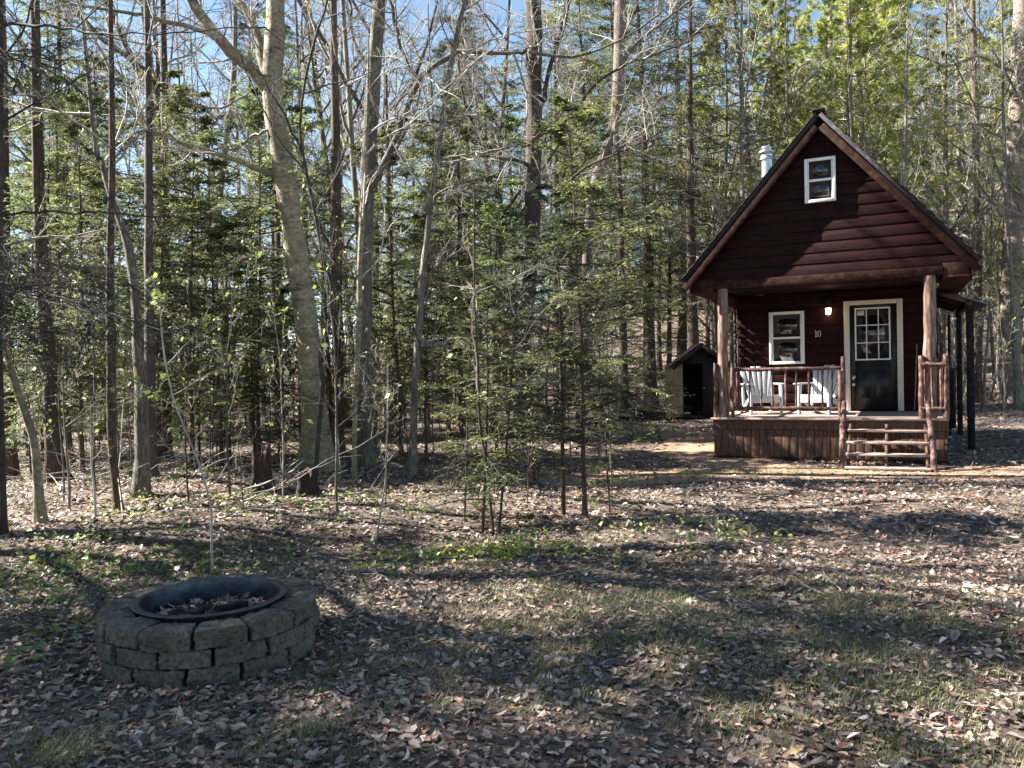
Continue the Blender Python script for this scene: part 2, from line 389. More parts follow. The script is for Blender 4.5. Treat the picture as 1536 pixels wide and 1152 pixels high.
def scatter(n, y0, y1, power=1.0, side=.72, pad=1.5):
    u = rng.random(n); y = y0 + (y1-y0)*u**power
    x = rng.uniform(-1, 1, n)*(side*y + pad); return x, y
def clump(x, y):
    return .5 + .5*np.sin(2.3*x + 1.1*y + 1.5*np.sin(1.7*y))*np.sin(1.9*y - 1.3*x + 2*np.sin(.9*x))
xs = []; ys = []; ss = []
for (n, y0, y1, p, s0, s1) in ((56000, 2.2, 7, .9, .012, .068), (60000, 7, 15, .85, .022, .085), (42000, 15, 34, .8, .05, .12), (16000, 34, 70, .8, .12, .22)):
    x, y = scatter(n, y0, y1, p); s = rng.uniform(s0, s1, n)
    xs.append(x); ys.append(y); s = np.where(rng.random(n) < .03, s*1.5, s); ss.append(s)
x = np.concatenate(xs); y = np.concatenate(ys); s = np.concatenate(ss)
keep = ~in_cabin(x, y) & (np.hypot(x+1.8, y-4.72) > .6)
onpath = (((x-4.3)/3.9)**2 + ((y-11.9)/.8)**2 < 1) | (((x-4.2)/1.1)**2 + ((y-16.5)/4.6)**2 < 1)
keep &= ~(onpath & (rng.random(len(x)) < .6))
keep &= rng.random(len(x)) < .35 + .65*clump(x, y)**.5
leaves('leaf_litter', 'curled grey and tan dead leaves strewn over the whole forest floor', x[keep], y[keep], s[keep])

# grass / low green plants
def blades(name, label, cat, centres, per, spread, hmin, hmax, cols, w=.004, bend=.5):
    c = np.repeat(np.asarray(centres, float), per, 0); n = len(c)
    x = c[:, 0] + rng.normal(0, 1, n)*spread; y = c[:, 1] + rng.normal(0, 1, n)*spread; z = hgt(x, y)
    h = rng.uniform(hmin, hmax, n); a = rng.random(n)*2*np.pi; lean = rng.uniform(.1, 1, n)*bend*h
    dx, dy = np.cos(a), np.sin(a); sx, sy = -dy*w, dx*w
    b = np.stack([x, y, z], -1); mid = b + np.stack([dx*lean*.35, dy*lean*.35, h*.62], -1); tip = b + np.stack([dx*lean, dy*lean, h*.95], -1)
    s = np.stack([sx, sy, np.zeros(n)], -1)
    V = np.stack([b-s, b+s, mid+s*.8, mid-s*.8, tip], 1).reshape(-1, 3); o = (np.arange(n)*5)[:, None]
    cols = np.asarray(cols); col = cols[rng.integers(0, len(cols), n)]*rng.uniform(.7, 1.3, (n, 1))
    mb = MB(); mb.add(V); mb.Q.append(np.array([[0,1,2,3]]) + o); mb.qv.append(col); mb.qm.append(np.zeros(n))
    mb.T.append(np.array([[3,2,4]]) + o); mb.tv.append(col); mb.tm.append(np.zeros(n))
    return tag(mb.build(name, M['blade'], attr='col'), label, cat, kind='stuff')
cs = []
for (px, py, n, sx, sy) in ((740,835,60,1.1,.28),(900,905,70,.9,.5),(820,900,50,.7,.4),(980,925,60,.7,.4),(1230,925,60,.8,.4),(1200,880,40,1,.3),(1150,712,110,1.0,.14),(1090,708,80,.5,.12),(1300,900,40,1.2,.5),(1000,1000,50,1.1,.35),
        (1180,960,50,.8,.3),(1290,1060,40,.5,.2),(140,1100,16,.2,.1),(430,1120,16,.2,.1),(60,1140,20,.25,.1),(540,940,30,.7,.3),(640,830,40,.6,.2),(1440,1130,20,.3,.1),(1380,1010,30,.5,.3),(770,990,24,.5,.2),(1100,1000,40,.6,.3),(330,860,40,1.2,.4),(100,850,60,.8,.6)):
    g = gp(px, py); cs.append(np.stack([g[0] + rng.normal(0, sx, n), g[1] + rng.normal(0, sy, n)], -1))
xr, yr = scatter(420, 2.5, 16, .9); cs.append(np.stack([xr, yr], -1))
cs = np.concatenate(cs); cs = cs[~in_cabin(cs[:, 0], cs[:, 1]) & (np.hypot(cs[:, 0]+1.8, cs[:, 1]-4.72) > .68)]
cs = cs[rng.random(len(cs)) < .7]
blades('grass', 'thin tufts of short green grass coming up through the dead leaves', 'grass', cs, 60, .06, .012, .055, [(.10,.14,.04),(.16,.20,.06),(.22,.24,.09),(.26,.22,.13),(.13,.11,.07)], .0019, 1.8)
# dry thatch between the leaves
xr, yr = scatter(2600, 2.3, 9, .85)
dd = np.stack([xr, yr], -1); dd = dd[np.hypot(xr+1.8, yr-4.72) > .68]
blades('dry_grass', 'flattened grey dry grass between the dead leaves', 'grass', dd, 40, .10, .008, .03, [(.15,.135,.12),(.23,.20,.17),(.09,.08,.07)], .0018, 3.5)

def greens(name, label, cat, centres, per, spread, smin, smax, z0, z1, cols):
    c = np.repeat(np.asarray(centres, float), per, 0); n = len(c)
    x = c[:, 0] + rng.normal(0, spread, n); y = c[:, 1] + rng.normal(0, spread, n)
    cols = np.asarray(cols); col = cols[rng.integers(0, len(cols), n)]*rng.uniform(.7, 1.3, (n, 1))
    V, Q, T, qc, tc = leaf_field(x, y, hgt(x, y) + rng.uniform(z0, z1, n), rng.uniform(smin, smax, n), rng.uniform(.4, .7, n), .5, rng.uniform(-.2, .4, n), col)
    mb = MB(); mb.add(V); mb.Q.append(Q); mb.qv.append(qc); mb.qm.append(np.zeros(len(Q))); mb.T.append(T); mb.tv.append(tc); mb.tm.append(np.zeros(len(T)))
    return tag(mb.build(name, M['blade'], attr='col'), label, cat, kind='stuff')
cs = []
for (px, py, n, sx, sy) in ((745,832,44,.3,.13),(640,832,5,.3,.15),(860,840,7,.5,.2)):
    g = gp(px, py); cs.append(np.stack([g[0] + rng.normal(0, sx, n), g[1] + rng.normal(0, sy, n)], -1))
greens('ground_cover', 'bright yellow green seedlings in a sunlit patch beyond the clearing grass', 'seedlings', np.concatenate(cs), 9, .05, .025, .06, .0, .09, [(.34,.38,.06),(.40,.42,.08),(.22,.28,.05)])
cs = []
for (px, py, n, sx, sy) in ((60,870,60,.7,.8),(140,820,40,1.0,.8),(300,760,50,1.4,.6),(520,760,24,1.2,.5),(60,960,20,.5,.4),(230,860,24,.6,.4),(1000,800,24,1,.4),(560,850,16,.7,.3),(200,720,60,2.5,1.4)):
    g = gp(px, py); cs.append(np.stack([g[0] + rng.normal(0, sx, n), g[1] + rng.normal(0, sy, n)], -1))
cs = np.concatenate(cs); cs = cs[np.hypot(cs[:, 0]+1.8, cs[:, 1]-4.72) > .7]
greens('undergrowth', 'low green woodland plants spreading over the forest floor behind the fire pit', 'ground plants', cs, 10, .09, .03, .075, .01, .12, [(.10,.16,.04),(.16,.22,.06),(.06,.10,.035),(.28,.30,.08)])

# fallen sticks
def sticks(name, label, cat, c, L, R, kind, upz=.0, tilt=.08):
    n = len(c); a = rng.random(n)*2*np.pi
    D = np.stack([np.cos(a), np.sin(a), rng.normal(0, tilt, n) + upz], -1)
    P0 = np.stack([c[:, 0], c[:, 1], hgt(c[:, 0], c[:, 1]) + .02], -1)
    P, Rr = grow(P0, D, L, R, 5, .12, 0)
    P[..., 2] = np.maximum(P[..., 2], hgt(P[..., 0], P[..., 1]) + .006)
    mb = MB(); tubes(mb, P, Rr, 4, val=rng.random(n))
    p, d, l, r = kids(P, Rr, L, 3, .3, .7, .5, .6); P2, R2 = grow(p, d, l, r, 4, .15, 0); P2[..., 2] = np.maximum(P2[..., 2], hgt(P2[..., 0], P2[..., 1]) + .004)
    tubes(mb, P2, R2, 3)
    return tag(mb.build(name, M['twig'], smooth=True), label, cat, kind=kind)
x, y = scatter(420, 4.5, 24, .9); k = ~in_cabin(x, y, .2) & (np.hypot(x+1.8, y-4.72) > .9)
c = np.stack([x[k], y[k]], -1)
sticks('fallen_twigs', 'grey fallen twigs scattered over the forest floor', 'twigs', c, rng.uniform(.1, .45, len(c)), rng.uniform(.002, .005, len(c)), 'stuff')
x = rng.uniform(-11, -2.2, 260); y = rng.uniform(8.5, 17, 260); c = np.stack([x, y], -1)
sticks('brushwood', 'tangle of fallen branches lying among the trunks on the left', 'branches', c, rng.uniform(.5, 2.2, 260), rng.uniform(.004, .016, 260), 'stuff', .1, .15)

# ------------------------------------------------------------------ fire pit
PC = np.array([-1.80, 4.72])
pit = empty('fire_pit', (PC[0], PC[1], 0), 0, 'round fire pit of three courses of mossy grey concrete blocks', 'fire pit')
def block_course(z0, z1, ro, ri, n, off, seed):
    bm = bmesh.new(); r = random.Random(seed)
    for i in range(n):
        a0 = (i+off)*2*math.pi/n + .016; a1 = (i+off+1)*2*math.pi/n - .016
        jr = r.uniform(-.012, .012); jz = r.uniform(-.004, .004)
        na, nr, nz = 7, 4, 5; grid = {}
        sub = bmesh.new()
        def pt(u, v, w):
            # rounded box in (angle, radius, height)
            e = .10; 
            def sq(t): return t
            a = a0 + (a1-a0)*u; rr = ri + (ro-ri)*v + jr; z = z0 + (z1-z0)*w + jz
            # straight outer face, as a cast block has
            am = (a0+a1)/2; rr2 = rr*math.cos((a1-a0)/2*.8)/math.cos((a-am)*.8)
            return Vector((rr2*math.cos(a), rr2*math.sin(a), z))
        vs = {}
        for u in range(na+1):
            for v in range(nr+1):
                for w in range(nz+1):
                    if u in (0, na) or v in (0, nr) or w in (0, nz):
                        p = pt(u/na, v/nr, w/nz)
                        # pull the corners and edges in
                        k = sum((abs(t*2-1) > .99) for t in (u/na, v/nr, w/nz))
                        if k >= 2:
                            c = pt(.5, .5, .5); p = p.lerp(c, .018 if k == 2 else .04)
                            p += Vector([r.gauss(0, .0025) for _ in range(3)])
                        p += Vector([r.gauss(0, .0018) for _ in range(3)])
                        vs[u, v, w] = sub.verts.new(p)
        def f(a, b, c, d): sub.faces.new((vs[a], vs[b], vs[c], vs[d]))
        for u in range(na):
            for v in range(nr):
                f((u,v,0),(u,v+1,0),(u+1,v+1,0),(u+1,v,0)); f((u,v,nz),(u+1,v,nz),(u+1,v+1,nz),(u,v+1,nz))
        for u in range(na):
            for w in range(nz):
                f((u,0,w),(u+1,0,w),(u+1,0,w+1),(u,0,w+1)); f((u,nr,w),(u,nr,w+1),(u+1,nr,w+1),(u+1,nr,w))
        for v in range(nr):
            for w in range(nz):
                f((0,v,w),(0,v,w+1),(0,v+1,w+1),(0,v+1,w)); f((na,v,w),(na,v+1,w),(na,v+1,w+1),(na,v,w+1))
        me = bpy.data.meshes.new('t'); sub.to_mesh(me); sub.free(); bm.from_mesh(me); bpy.data.meshes.remove(me)
    bmesh.ops.recalc_face_normals(bm, faces=bm.faces)
    me = bpy.data.meshes.new('block_course'); bm.to_mesh(me); bm.free()
    for p in me.polygons: p.use_smooth = True
    me.materials.append(M['block'])
    o = bpy.data.objects.new('block_course', me); COL.objects.link(o); o.parent = pit
    sd = o.modifiers.new('s', 'SUBSURF'); sd.subdivision_type = 'SIMPLE'; sd.levels = 1; sd.render_levels = 2
    tx = bpy.data.textures.new('blocknoise', 'CLOUDS'); tx.noise_scale = .03; tx.noise_depth = 3
    dm = o.modifiers.new('d', 'DISPLACE'); dm.texture = tx; dm.strength = .018; dm.mid_level = .5; dm.texture_coords = 'LOCAL'
block_course(-.04, .092, .60, .425, 13, .0, 1)
block_course(.099, .190, .605, .425, 13, .5, 2)
block_course(.197, .298, .61, .425, 13, .15, 3)
mb = MB(); prof = [(.434,.318),(.434,.324),(.392,.326),(.392,.08),(.397,.08),(.397,.318)]
n = 72; a = np.linspace(0, 2*np.pi, n, endpoint=False)
V = np.concatenate([np.stack([r*np.cos(a), r*np.sin(a), np.full(n, z)], -1) for r, z in prof]); idx = np.arange(len(prof)*n).reshape(-1, n); nx = np.roll(idx, -1, 1)
i2 = np.roll(idx, -1, 0); nx2 = np.roll(nx, -1, 0)
mb.add(V, np.stack([idx, nx, nx2, i2], -1).reshape(-1, 4)); rim = mb.build('rim', M['steel'], pit, bevel=.002); tag(rim, 'dark blued steel liner ring')
mb = MB(); nn = 18; rr = np.linspace(0, .39, 8); V = []; 
for r_ in rr: V.append(np.stack([r_*np.cos(a[::2]), r_*np.sin(a[::2]), .15 + .05*(1-(r_/.39)**2) + rng.normal(0, .004, n//2)], -1))
V = np.concatenate(V); idx = np.arange(8*(n//2)).reshape(8, -1); nx = np.roll(idx, -1, 1)
mb.add(V, np.stack([idx[:-1], idx[1:], nx[1:], nx[:-1]], -1).reshape(-1, 4)); mb.build('ash_bed', M['char'], pit, smooth=True)
def pit_leaves():
    n = 420; r = .37*np.sqrt(rng.random(n)); t = rng.random(n)*6.283
    x = PC[0] + r*np.cos(t); y = PC[1] + r*np.sin(t)
    k = np.hypot(x-PC[0]-.02, y-PC[1]+.05) > .13; x = x[k]; y = y[k]
    leaves('fallen_leaves', 'dead leaves blown into the steel ring of the fire pit', x, y, rng.uniform(.04, .09, len(x)), lambda a, b: .175 + .03*rng.random(len(a)))
pit_leaves()
mb = MB(); n = 26; a_ = rng.random(n)*6.283; q_ = rng.uniform(0, .2, n); D_ = np.stack([rng.normal(0, 1, n), rng.normal(0, 1, n), rng.uniform(0, .35, n)], -1)
P_, R_ = grow(np.stack([PC[0] + q_*np.cos(a_), PC[1] + q_*np.sin(a_), np.full(n, .22)], -1), D_, rng.uniform(.08, .2, n), rng.uniform(.002, .005, n), 4, .15, 0); tubes(mb, P_, R_, 5)
tag(mb.build('dry_twigs', M['twig'], smooth=True), 'thin dry twigs lying in the steel ring of the fire pit', 'twigs', kind='stuff')
labs = ['charred black log lying across the fire pit, longest of the burnt pieces', 'charred black log lying under the longest one in the fire pit', 'short charred log end leaning at the right inside the fire pit']
for i, (p0, p1, r_) in enumerate([((-.22,-.08,.215),(.2,.03,.25),.04), ((-.12,.1,.21),(.1,-.17,.235),.034), ((.1,.13,.20),(.25,-.06,.22),.03)]):
    mb = MB(); log(mb, p0, p1, r_, r_*.8, .008); o = mb.build('charred_log', M['char']); o.location = (PC[0], PC[1], 0); tag(o, labs[i], 'log', 'burnt logs in the fire pit')

# ------------------------------------------------------------------ cabin
cab = empty('cabin', (OX, OY, 0), YAW, 'small dark red wooden gabled cabin with a front porch, number 10', 'cabin')
DZ, HW, DEP, BACK = .73, 1.85, 2.3, 6.4
EX, EZ, AZ = 2.32, 3.227, 5.87
slope = (AZ-EZ)/EX
def gable_x(z): return (AZ - z)/slope
# back wall of the porch and body: lap siding courses
def courses(mb, x0, x1, y, z0, z1, holes=(), h=.185, axis='x', mi=0):
    z = z0; i = 0
    while z < z1 - .01:
        zt = min(z + h, z1); segs = [(x0, x1)]
        for (a, b_, c, d) in holes:
            if zt > c + .01 and z < d - .01:
                ns = []
                for s0, s1 in segs:
                    if b_ <= s0 or a >= s1: ns.append((s0, s1)); continue
                    if a > s0: ns.append((s0, a))
                    if b_ < s1: ns.append((b_, s1))
                segs = ns
        for s0, s1 in segs:
            if s1 - s0 < .02: continue
            if axis == 'x':
                hexa(mb, [(s0,y-.024,z),(s1,y-.024,z),(s1,y,z),(s0,y,z),(s0,y-.015,zt-.006),(s1,y-.015,zt-.006),(s1,y,zt-.006),(s0,y,zt-.006)], mi)
            else:
                sg = 1 if y > 0 else -1
                hexa(mb, [(y,s0,z),(y+sg*.032,s0,z),(y+sg*.032,s1,z),(y,s1,z),(y,s0,zt-.006),(y+sg*.012,s0,zt-.006),(y+sg*.012,s1,zt-.006),(y,s1,zt-.006)], mi)
        z = zt; i += 1
mb = MB()
box(mb, -1.78, 1.78, DEP, BACK, .05, 3.05)
DL, DR, DT = .22, 1.22, DZ+2.11
courses(mb, -1.80, 1.80, DEP, DZ+.005, 3.05, [(DL, DR, 0, DT), (-1.16, -.52, 1.67, 2.69)])
courses(mb, DEP, BACK, 1.78, .1, 3.05, axis='y'); courses(mb, DEP, BACK, -1.78, .1, 3.05, axis='y')
wall = mb.build('wall', M['siding'], cab, bevel=.003)
# gable
mb = MB(); gy_ = .07; z = 3.16; h = .185
hexa(mb, [(-2.2,gy_,3.16),(2.2,gy_,3.16),(2.2,gy_+.08,3.16),(-2.2,gy_+.08,3.16),(-.03,gy_,AZ-.27),(.03,gy_,AZ-.27),(.03,gy_+.08,AZ-.27),(-.03,gy_+.08,AZ-.27)])
while z < AZ-.33:
    zt = min(z+h, AZ-.28); a0 = gable_x(z)-.20; a1 = max(gable_x(zt)-.20, .01)
    parts = [(-a0, a0, -a1, a1)]
    if zt > 4.37 and z < 5.08: parts = [(-a0, -.235, -a1, -.235), (.235, a0, .235, a1)]
    elif random.random() < .7:
        s = random.uniform(-.6, .6)*a1; parts = [(-a0, s-.002, -a1, s-.002), (s+.002, a0, s+.002, a1)]
    for (b0, b1, t0, t1) in parts:
        hexa(mb, [(b0,gy_-.024,z),(b1,gy_-.024,z),(b1,gy_,z),(b0,gy_,z),(t0,gy_-.015,zt-.006),(t1,gy_-.015,zt-.006),(t1,gy_,zt-.006),(t0,gy_,zt-.006)])
    z = zt
mb.build('gable', M['siding'], cab, bevel=.003)
# closed back gable
mb = MB(); hexa(mb, [(-2.2,BACK,3.0),(2.2,BACK,3.0),(2.2,BACK+.08,3.0),(-2.2,BACK+.08,3.0),(-.03,BACK,AZ-.27),(.03,BACK,AZ-.27),(.03,BACK+.08,AZ-.27),(-.03,BACK+.08,AZ-.27)])
mb.build('gable', M['siding'], cab)
# header beam, soffits, porch ceiling
mb = MB()
box(mb, -1.80, 1.80, .02, .15, 3.02, 3.155)
mb.build('header_beam', M['fascia'], cab, bevel=.004)
mb = MB(); box(mb, -1.79, 1.79, .152, DEP-.04, 3.06, 3.10); mb.build('porch_ceiling', M['siding'], cab)
for s in (-1, 1):
    mb = MB(); x0, x1 = sorted((s*1.803, s*2.20))
    box(mb, x0, x1, .035, BACK+.1, 2.97, 3.0); box(mb, x0, x1, .035, .065, 3.002, 3.20)
    x0, x1 = sorted((s*2.202, s*2.23)); box(mb, x0, x1, -.02, BACK+.15, 2.97, 3.20)
    mb.build('soffit', M['fascia'], cab, bevel=.003)
# roof slabs with lapped metal-edged shingles
roof = None
for s in (-1, 1):
    mb = MB(); nxv = np.array([s*slope, 0, 1.])/math.hypot(slope, 1)*.06
    y0, y1 = -.14, BACK+.25
    A = np.array([0, 0, AZ-.10]); B = np.array([s*(EX-.04), 0, AZ-.10-slope*(EX-.04)])
    p = lambda q, y, k: (q[0]+nxv[0]*k, y, q[2]+nxv[2]*k)
    P = [p(A,y0,0),p(B,y0,0),p(B,y1,0),p(A,y1,0),p(A,y0,1),p(B,y0,1),p(B,y1,1),p(A,y1,1)]
    if s < 0: P = [P[i] for i in (1,0,3,2,5,4,7,6)]
    hexa(mb, P)
    rows = 18
    for i in range(rows):
        q0 = A + (B-A)*(i/rows); q1 = A + (B-A)*((i+1)/rows)
        P = [p(q0,y0-.01,1.02),p(q1,y0-.01,1.02),p(q1,y1,1.02),p(q0,y1,1.02),p(q0,y0-.01,1.06),p(q1,y0-.01,1.3),p(q1,y1,1.3),p(q0,y1,1.06)]
        if s < 0: P = [P[k] for k in (1,0,3,2,5,4,7,6)]
        hexa(mb, P)
    o = mb.build('roof', M['darkroof'], cab)
    if s < 0: roof = o
    mb = MB(); d = (B-A)/np.linalg.norm(B-A)
    a0 = A + np.array([0,-.115,-.085*math.hypot(slope,1)]); b0 = B + np.array([0,-.115,-.085*math.hypot(slope,1)]) 
    beam(mb, a0 + d*.06, b0, .115, .035, up=(0,1,0)); mb.build('rake_board', M['fascia'], cab, bevel=.003)
mb = MB(); beam(mb, (0,-.155,AZ-.0), (0,BACK+.25,AZ-.0), .20, .03); mb.build('ridge_cap', M['darkroof'], cab, bevel=.008)
# chimney
mb = MB(); P = np.array([[-1.2,2.5,4.3],[-1.2,2.5,5.95]]); tubes(mb, P[None], np.array([[.105,.105]]), 20, cap=True)
ch = mb.build('chimney', M['metal'], roof, smooth=False)
mb = MB()
tubes(mb, np.array([[[-1.2,2.5,z] for z in (5.80,5.82,5.821,5.93,5.931,5.96,5.961,6.02,6.021,6.06)]]), np.array([[.14,.14,.118,.118,.155,.155,.10,.10,.13,.09]]), 20, cap=True)
mb.build('chimney_cap', M['metal'], ch)
for z0 in (4.95, 5.45):
    mb = MB(); tubes(mb, np.array([[[-1.2,2.5,z0],[-1.2,2.5,z0+.04]]]), np.array([[.115, .115]]), 20, cap=True); mb.build('chimney_band', M['metal'], ch)
# windows
def window(x0, x1, y, z0, z1, parent, fw=.055):
    mb = MB(); box(mb, x0-.0, x0+fw, y-.065, y+.01, z0, z1); box(mb, x1-fw, x1, y-.065, y+.01, z0, z1)
    box(mb, x0+fw, x1-fw, y-.065, y+.01, z1-fw, z1); box(mb, x0+fw, x1-fw, y-.075, y+.01, z0, z0+fw)
    w = mb.build('window', M['white'], parent, bevel=.004); zm = (z0+z1)/2
    mb = MB(); box(mb, x0+fw+.002, x1-fw-.002, y-.052, y+.01, zm-.02, zm+.02)
    for a, b_ in ((z0+fw+.002, zm-.022), (zm+.022, z1-fw-.002)):
        box(mb, x0+fw+.002, x0+fw+.02, y-.045, y, a, b_); box(mb, x1-fw-.02, x1-fw-.002, y-.045, y, a, b_)
    mb.build('sash', M['white'], w, bevel=.002)
    for a, b_ in ((z0+fw, zm-.02), (zm+.02, z1-fw)):
        mb = MB(); box(mb, x0+fw+.02, x1-fw-.02, y-.03, y-.022, a, b_); mb.build('pane', M['glass'], w)
    return w
mb = MB(); box(mb, -.235, .235, .02, .07, 4.37, 5.08)
window(-.245, .245, .045, 4.36, 5.10, cab, .05)
window(-1.17, -.51, DEP-.02, 1.66, 2.70, cab)
# door
mb = MB(); tw = .09
box(mb, DL-.01, DL+tw, DEP-.06, DEP+.01, DZ+.01, DT); box(mb, DR-tw, DR+.01, DEP-.06, DEP+.01, DZ+.01, DT); box(mb, DL+tw+.002, DR-tw-.002, DEP-.06, DEP+.01, DT-.08, DT)
frame = mb.build('door_frame', M['trim'], cab, bevel=.004)
mb = MB(); d0, d1 = DL+tw, DR-tw; zt = DT-.08
lx0, lx1, lz0, lz1 = .40, 1.02, 1.70, 2.70
box(mb, d0, lx0, DEP-.022, DEP+.01, DZ+.02, zt); box(mb, lx1, d1, DEP-.022, DEP+.01, DZ+.02, zt); box(mb, lx0, lx1, DEP-.022, DEP+.01, DZ+.02, lz0); box(mb, lx0, lx1, DEP-.022, DEP+.01, lz1, zt)
box(mb, .42, .66, DEP-.028, DEP-.02, .98, 1.5); box(mb, .76, 1.0, DEP-.028, DEP-.02, .98, 1.5)
door = mb.build('door', M['black'], cab)
mb = MB(); w = .028; yy0, yy1 = DEP-.042, DEP+.005
box(mb, lx0, lx0+w, yy0, yy1, lz0, lz1); box(mb, lx1-w, lx1, yy0, yy1, lz0, lz1); box(mb, lx0+w, lx1-w, yy0, yy1, lz1-w, lz1); box(mb, lx0+w, lx1-w, yy0, yy1, lz0, lz0+w)
for i in (1, 2):
    xx = lx0 + (lx1-lx0)*i/3; box(mb, xx-.009, xx+.009, yy0+.008, yy1, lz0+w, lz1-w)
    zz = lz0 + (lz1-lz0)*i/3
    for j in range(3):
        xa = lx0 + w if j == 0 else lx0 + (lx1-lx0)*j/3 + .0095; xb = lx1-w if j == 2 else lx0 + (lx1-lx0)*(j+1)/3 - .0095
        box(mb, xa, xb, yy0+.010, yy1, zz-.009, zz+.009)
mb.build('window_grid', M['white'], door, bevel=.002)
mb = MB(); box(mb, lx0+.01, lx1-.01, DEP-.012, DEP-.006, lz0+.01, lz1-.01); mb.build('pane', M['glass'], door)
mb = MB(); box(mb, .44, .57, DEP-.018, DEP-.014, 2.56, 2.65); mb.build('notice', M['white_sign'], door)
mb = MB(); box(mb, .345, .40, DEP-.045, DEP-.022, 1.33, 1.42); mb.build('deadbolt', M['metal'], door)
mb = MB()
tubes(mb, np.array([[[.372,DEP-.03,1.24],[.372,DEP-.08,1.24],[.372,DEP-.081,1.24],[.372,DEP-.12,1.24]]]), np.array([[.018,.018,.03,.024]]), 12, cap=True)
mb.build('handle', M['metal'], door)
# house number 10
mb = MB(); yn = DEP-.045
box(mb, -.300, -.290, yn, yn+.012, 2.185, 2.30); box(mb, -.312, -.278, yn, yn+.012, 2.178, 2.186); beam(mb, (-.312,yn+.006,2.284), (-.297,yn+.006,2.300), .010, .008, up=(0,1,0))
n = 28; a = np.linspace(0, 2*np.pi, n, endpoint=False); V = []
for yv in (yn, yn+.012):
    V.append(np.stack([-.236+.030*np.cos(a), np.full(n, yv), 2.239+.062*np.sin(a)], -1)); V.append(np.stack([-.236+.019*np.cos(a), np.full(n, yv), 2.239+.056*np.sin(a)], -1))
idx = np.arange(4*n).reshape(4, n)[[0, 1, 3, 2]]; nx = np.roll(idx, -1, 1)
mb.add(np.concatenate(V), np.stack([idx, nx, np.roll(nx, -1, 0), np.roll(idx, -1, 0)], -1).reshape(-1, 4)); mb.build('house_number', M['white'], cab)
# lamp
mb = MB(); xl = -.06
box(mb, xl-.05, xl+.05, DEP-.05, DEP-.03, 2.66, 2.86); box(mb, xl-.02, xl+.02, DEP-.11, DEP-.05, 2.76, 2.80)
tubes(mb, np.array([[[xl,DEP-.11,2.72],[xl,DEP-.11,2.86],[xl,DEP-.11,2.90]]]), np.array([[.06,.055,.02]]), 16, cap=True)
lamp = mb.build('wall_lamp', M['black'], cab)
mb = MB(); tubes(mb, np.array([[[xl,DEP-.11,2.60],[xl,DEP-.11,2.62],[xl,DEP-.11,2.72]]]), np.array([[.035,.042,.052]]), 16, cap=True); mb.build('lamp_shade', M['lamp'], lamp)
# deck
mb = MB(); nb = 15; bw = (DEP+.06)/nb
for i in range(nb):
    y0 = -.06 + i*bw; box(mb, -HW-.03, HW, y0+.004, y0+bw-.004 if i < nb-1 else DEP-.034, DZ-.035, DZ)
deck = mb.build('deck', M['deck'], cab, bevel=.004)
mb = MB(); box(mb, -HW, HW-.002, 0, .04, DZ-.20, DZ-.037); box(mb, -HW, -HW+.04, .042, DEP, DZ-.20, DZ-.037); box(mb, HW-.04, HW-.002, .042, DEP, DZ-.20, DZ-.037)
mb.build('rim_joist', M['skirt'], cab, bevel=.003)
mb = MB(); i = 0; xx = -HW+.01
while xx < HW-.02:
    w = .13; x1 = min(xx+w-.006, HW-.012); box(mb, xx, x1, .018+random.uniform(0,.004), .045, .04, DZ-.205)
    xx += w
for side in (-1, 1):
    yy = .05
    while yy < BACK-.05:
        xa, xb = sorted((side*(HW-.035), side*(HW-.01))) if yy < DEP else sorted((side*1.745, side*1.80))
        box(mb, xa, xb, yy, min(yy+.124, BACK), .04, DZ-.205 if yy < DEP else DZ); yy += .13
mb.build('skirt', M['skirt'], cab, bevel=.003)
mb = MB(); box(mb, -HW, HW, -.005, .016, .0, .06); mb.build('kick_board', M['fascia'], cab, bevel=.003)
# porch posts
for x_, r_ in ((-1.66, .092), (1.615, .092)):
    mb = MB(); k = 14; P = spline([(x_-.02,.10,DZ+.002),(x_,.10,3.016)], k); P[1:-1, :2] += rng.normal(0, .004, (k-2, 2))
    tubes(mb, P[None], (np.linspace(r_*1.08, r_*.93, k)*(1+rng.normal(0,.025,k)))[None], 12, rough=.03, cap=True); mb.build('porch_post', M['log'], cab, smooth=True)
# railings
def railing(name, p0, p1, n, zb, zt, posts=()):
    p0 = np.array(p0, float); p1 = np.array(p1, float)
    mb = MB(); log(mb, (*p0, zt), (*p1, zt+random.uniform(-.02,.02)), .036, .03, .012)
    r_ = mb.build(name, M['railwood'], cab, smooth=True); mb = MB(); log(mb, (*p0, zb), (*p1, zb), .034, .03, .008); mb.build('bottom_rail', M['railwood'], r_, smooth=True)
    for i in range(n):
        q = p0 + (p1-p0)*((i+.6+random.uniform(-.15,.15))/(n+.2)); mb = MB(); log(mb, (*q, zb-.01), (q[0]+random.uniform(-.02,.02), q[1], zt+.01), random.uniform(.013,.021), None, .006, 7, 6)
        mb.build('baluster', M['railwood'], r_, smooth=True)
    for (x, y, zz, rr_) in posts:
        mb = MB(); log(mb, (x, y, DZ+.001), (x+.005, y, zz), rr_, rr_*.9, .006, 9, 7); mb.build('rail_post', M['railwood'], r_, smooth=True)
railing('front_railing', (-1.52, .05), (.27, .05), 9, .89, 1.57, [(-1.80,.02,1.70,.035),(-1.50,.0,1.70,.034),(.31,.05,1.76,.04),(.27,-.04,1.52,.045)])
railing('side_railing', (-1.78, .2), (-1.78, 2.2), 9, .89, 1.57)
railing('front_railing', (1.46, .0), (1.82, .0), 3, .89, 1.60, [(1.47,.02,1.74,.045),(1.82,.02,1.74,.05)])
railing('side_railing', (1.80, .15), (1.80, 2.2), 9, .89, 1.60)
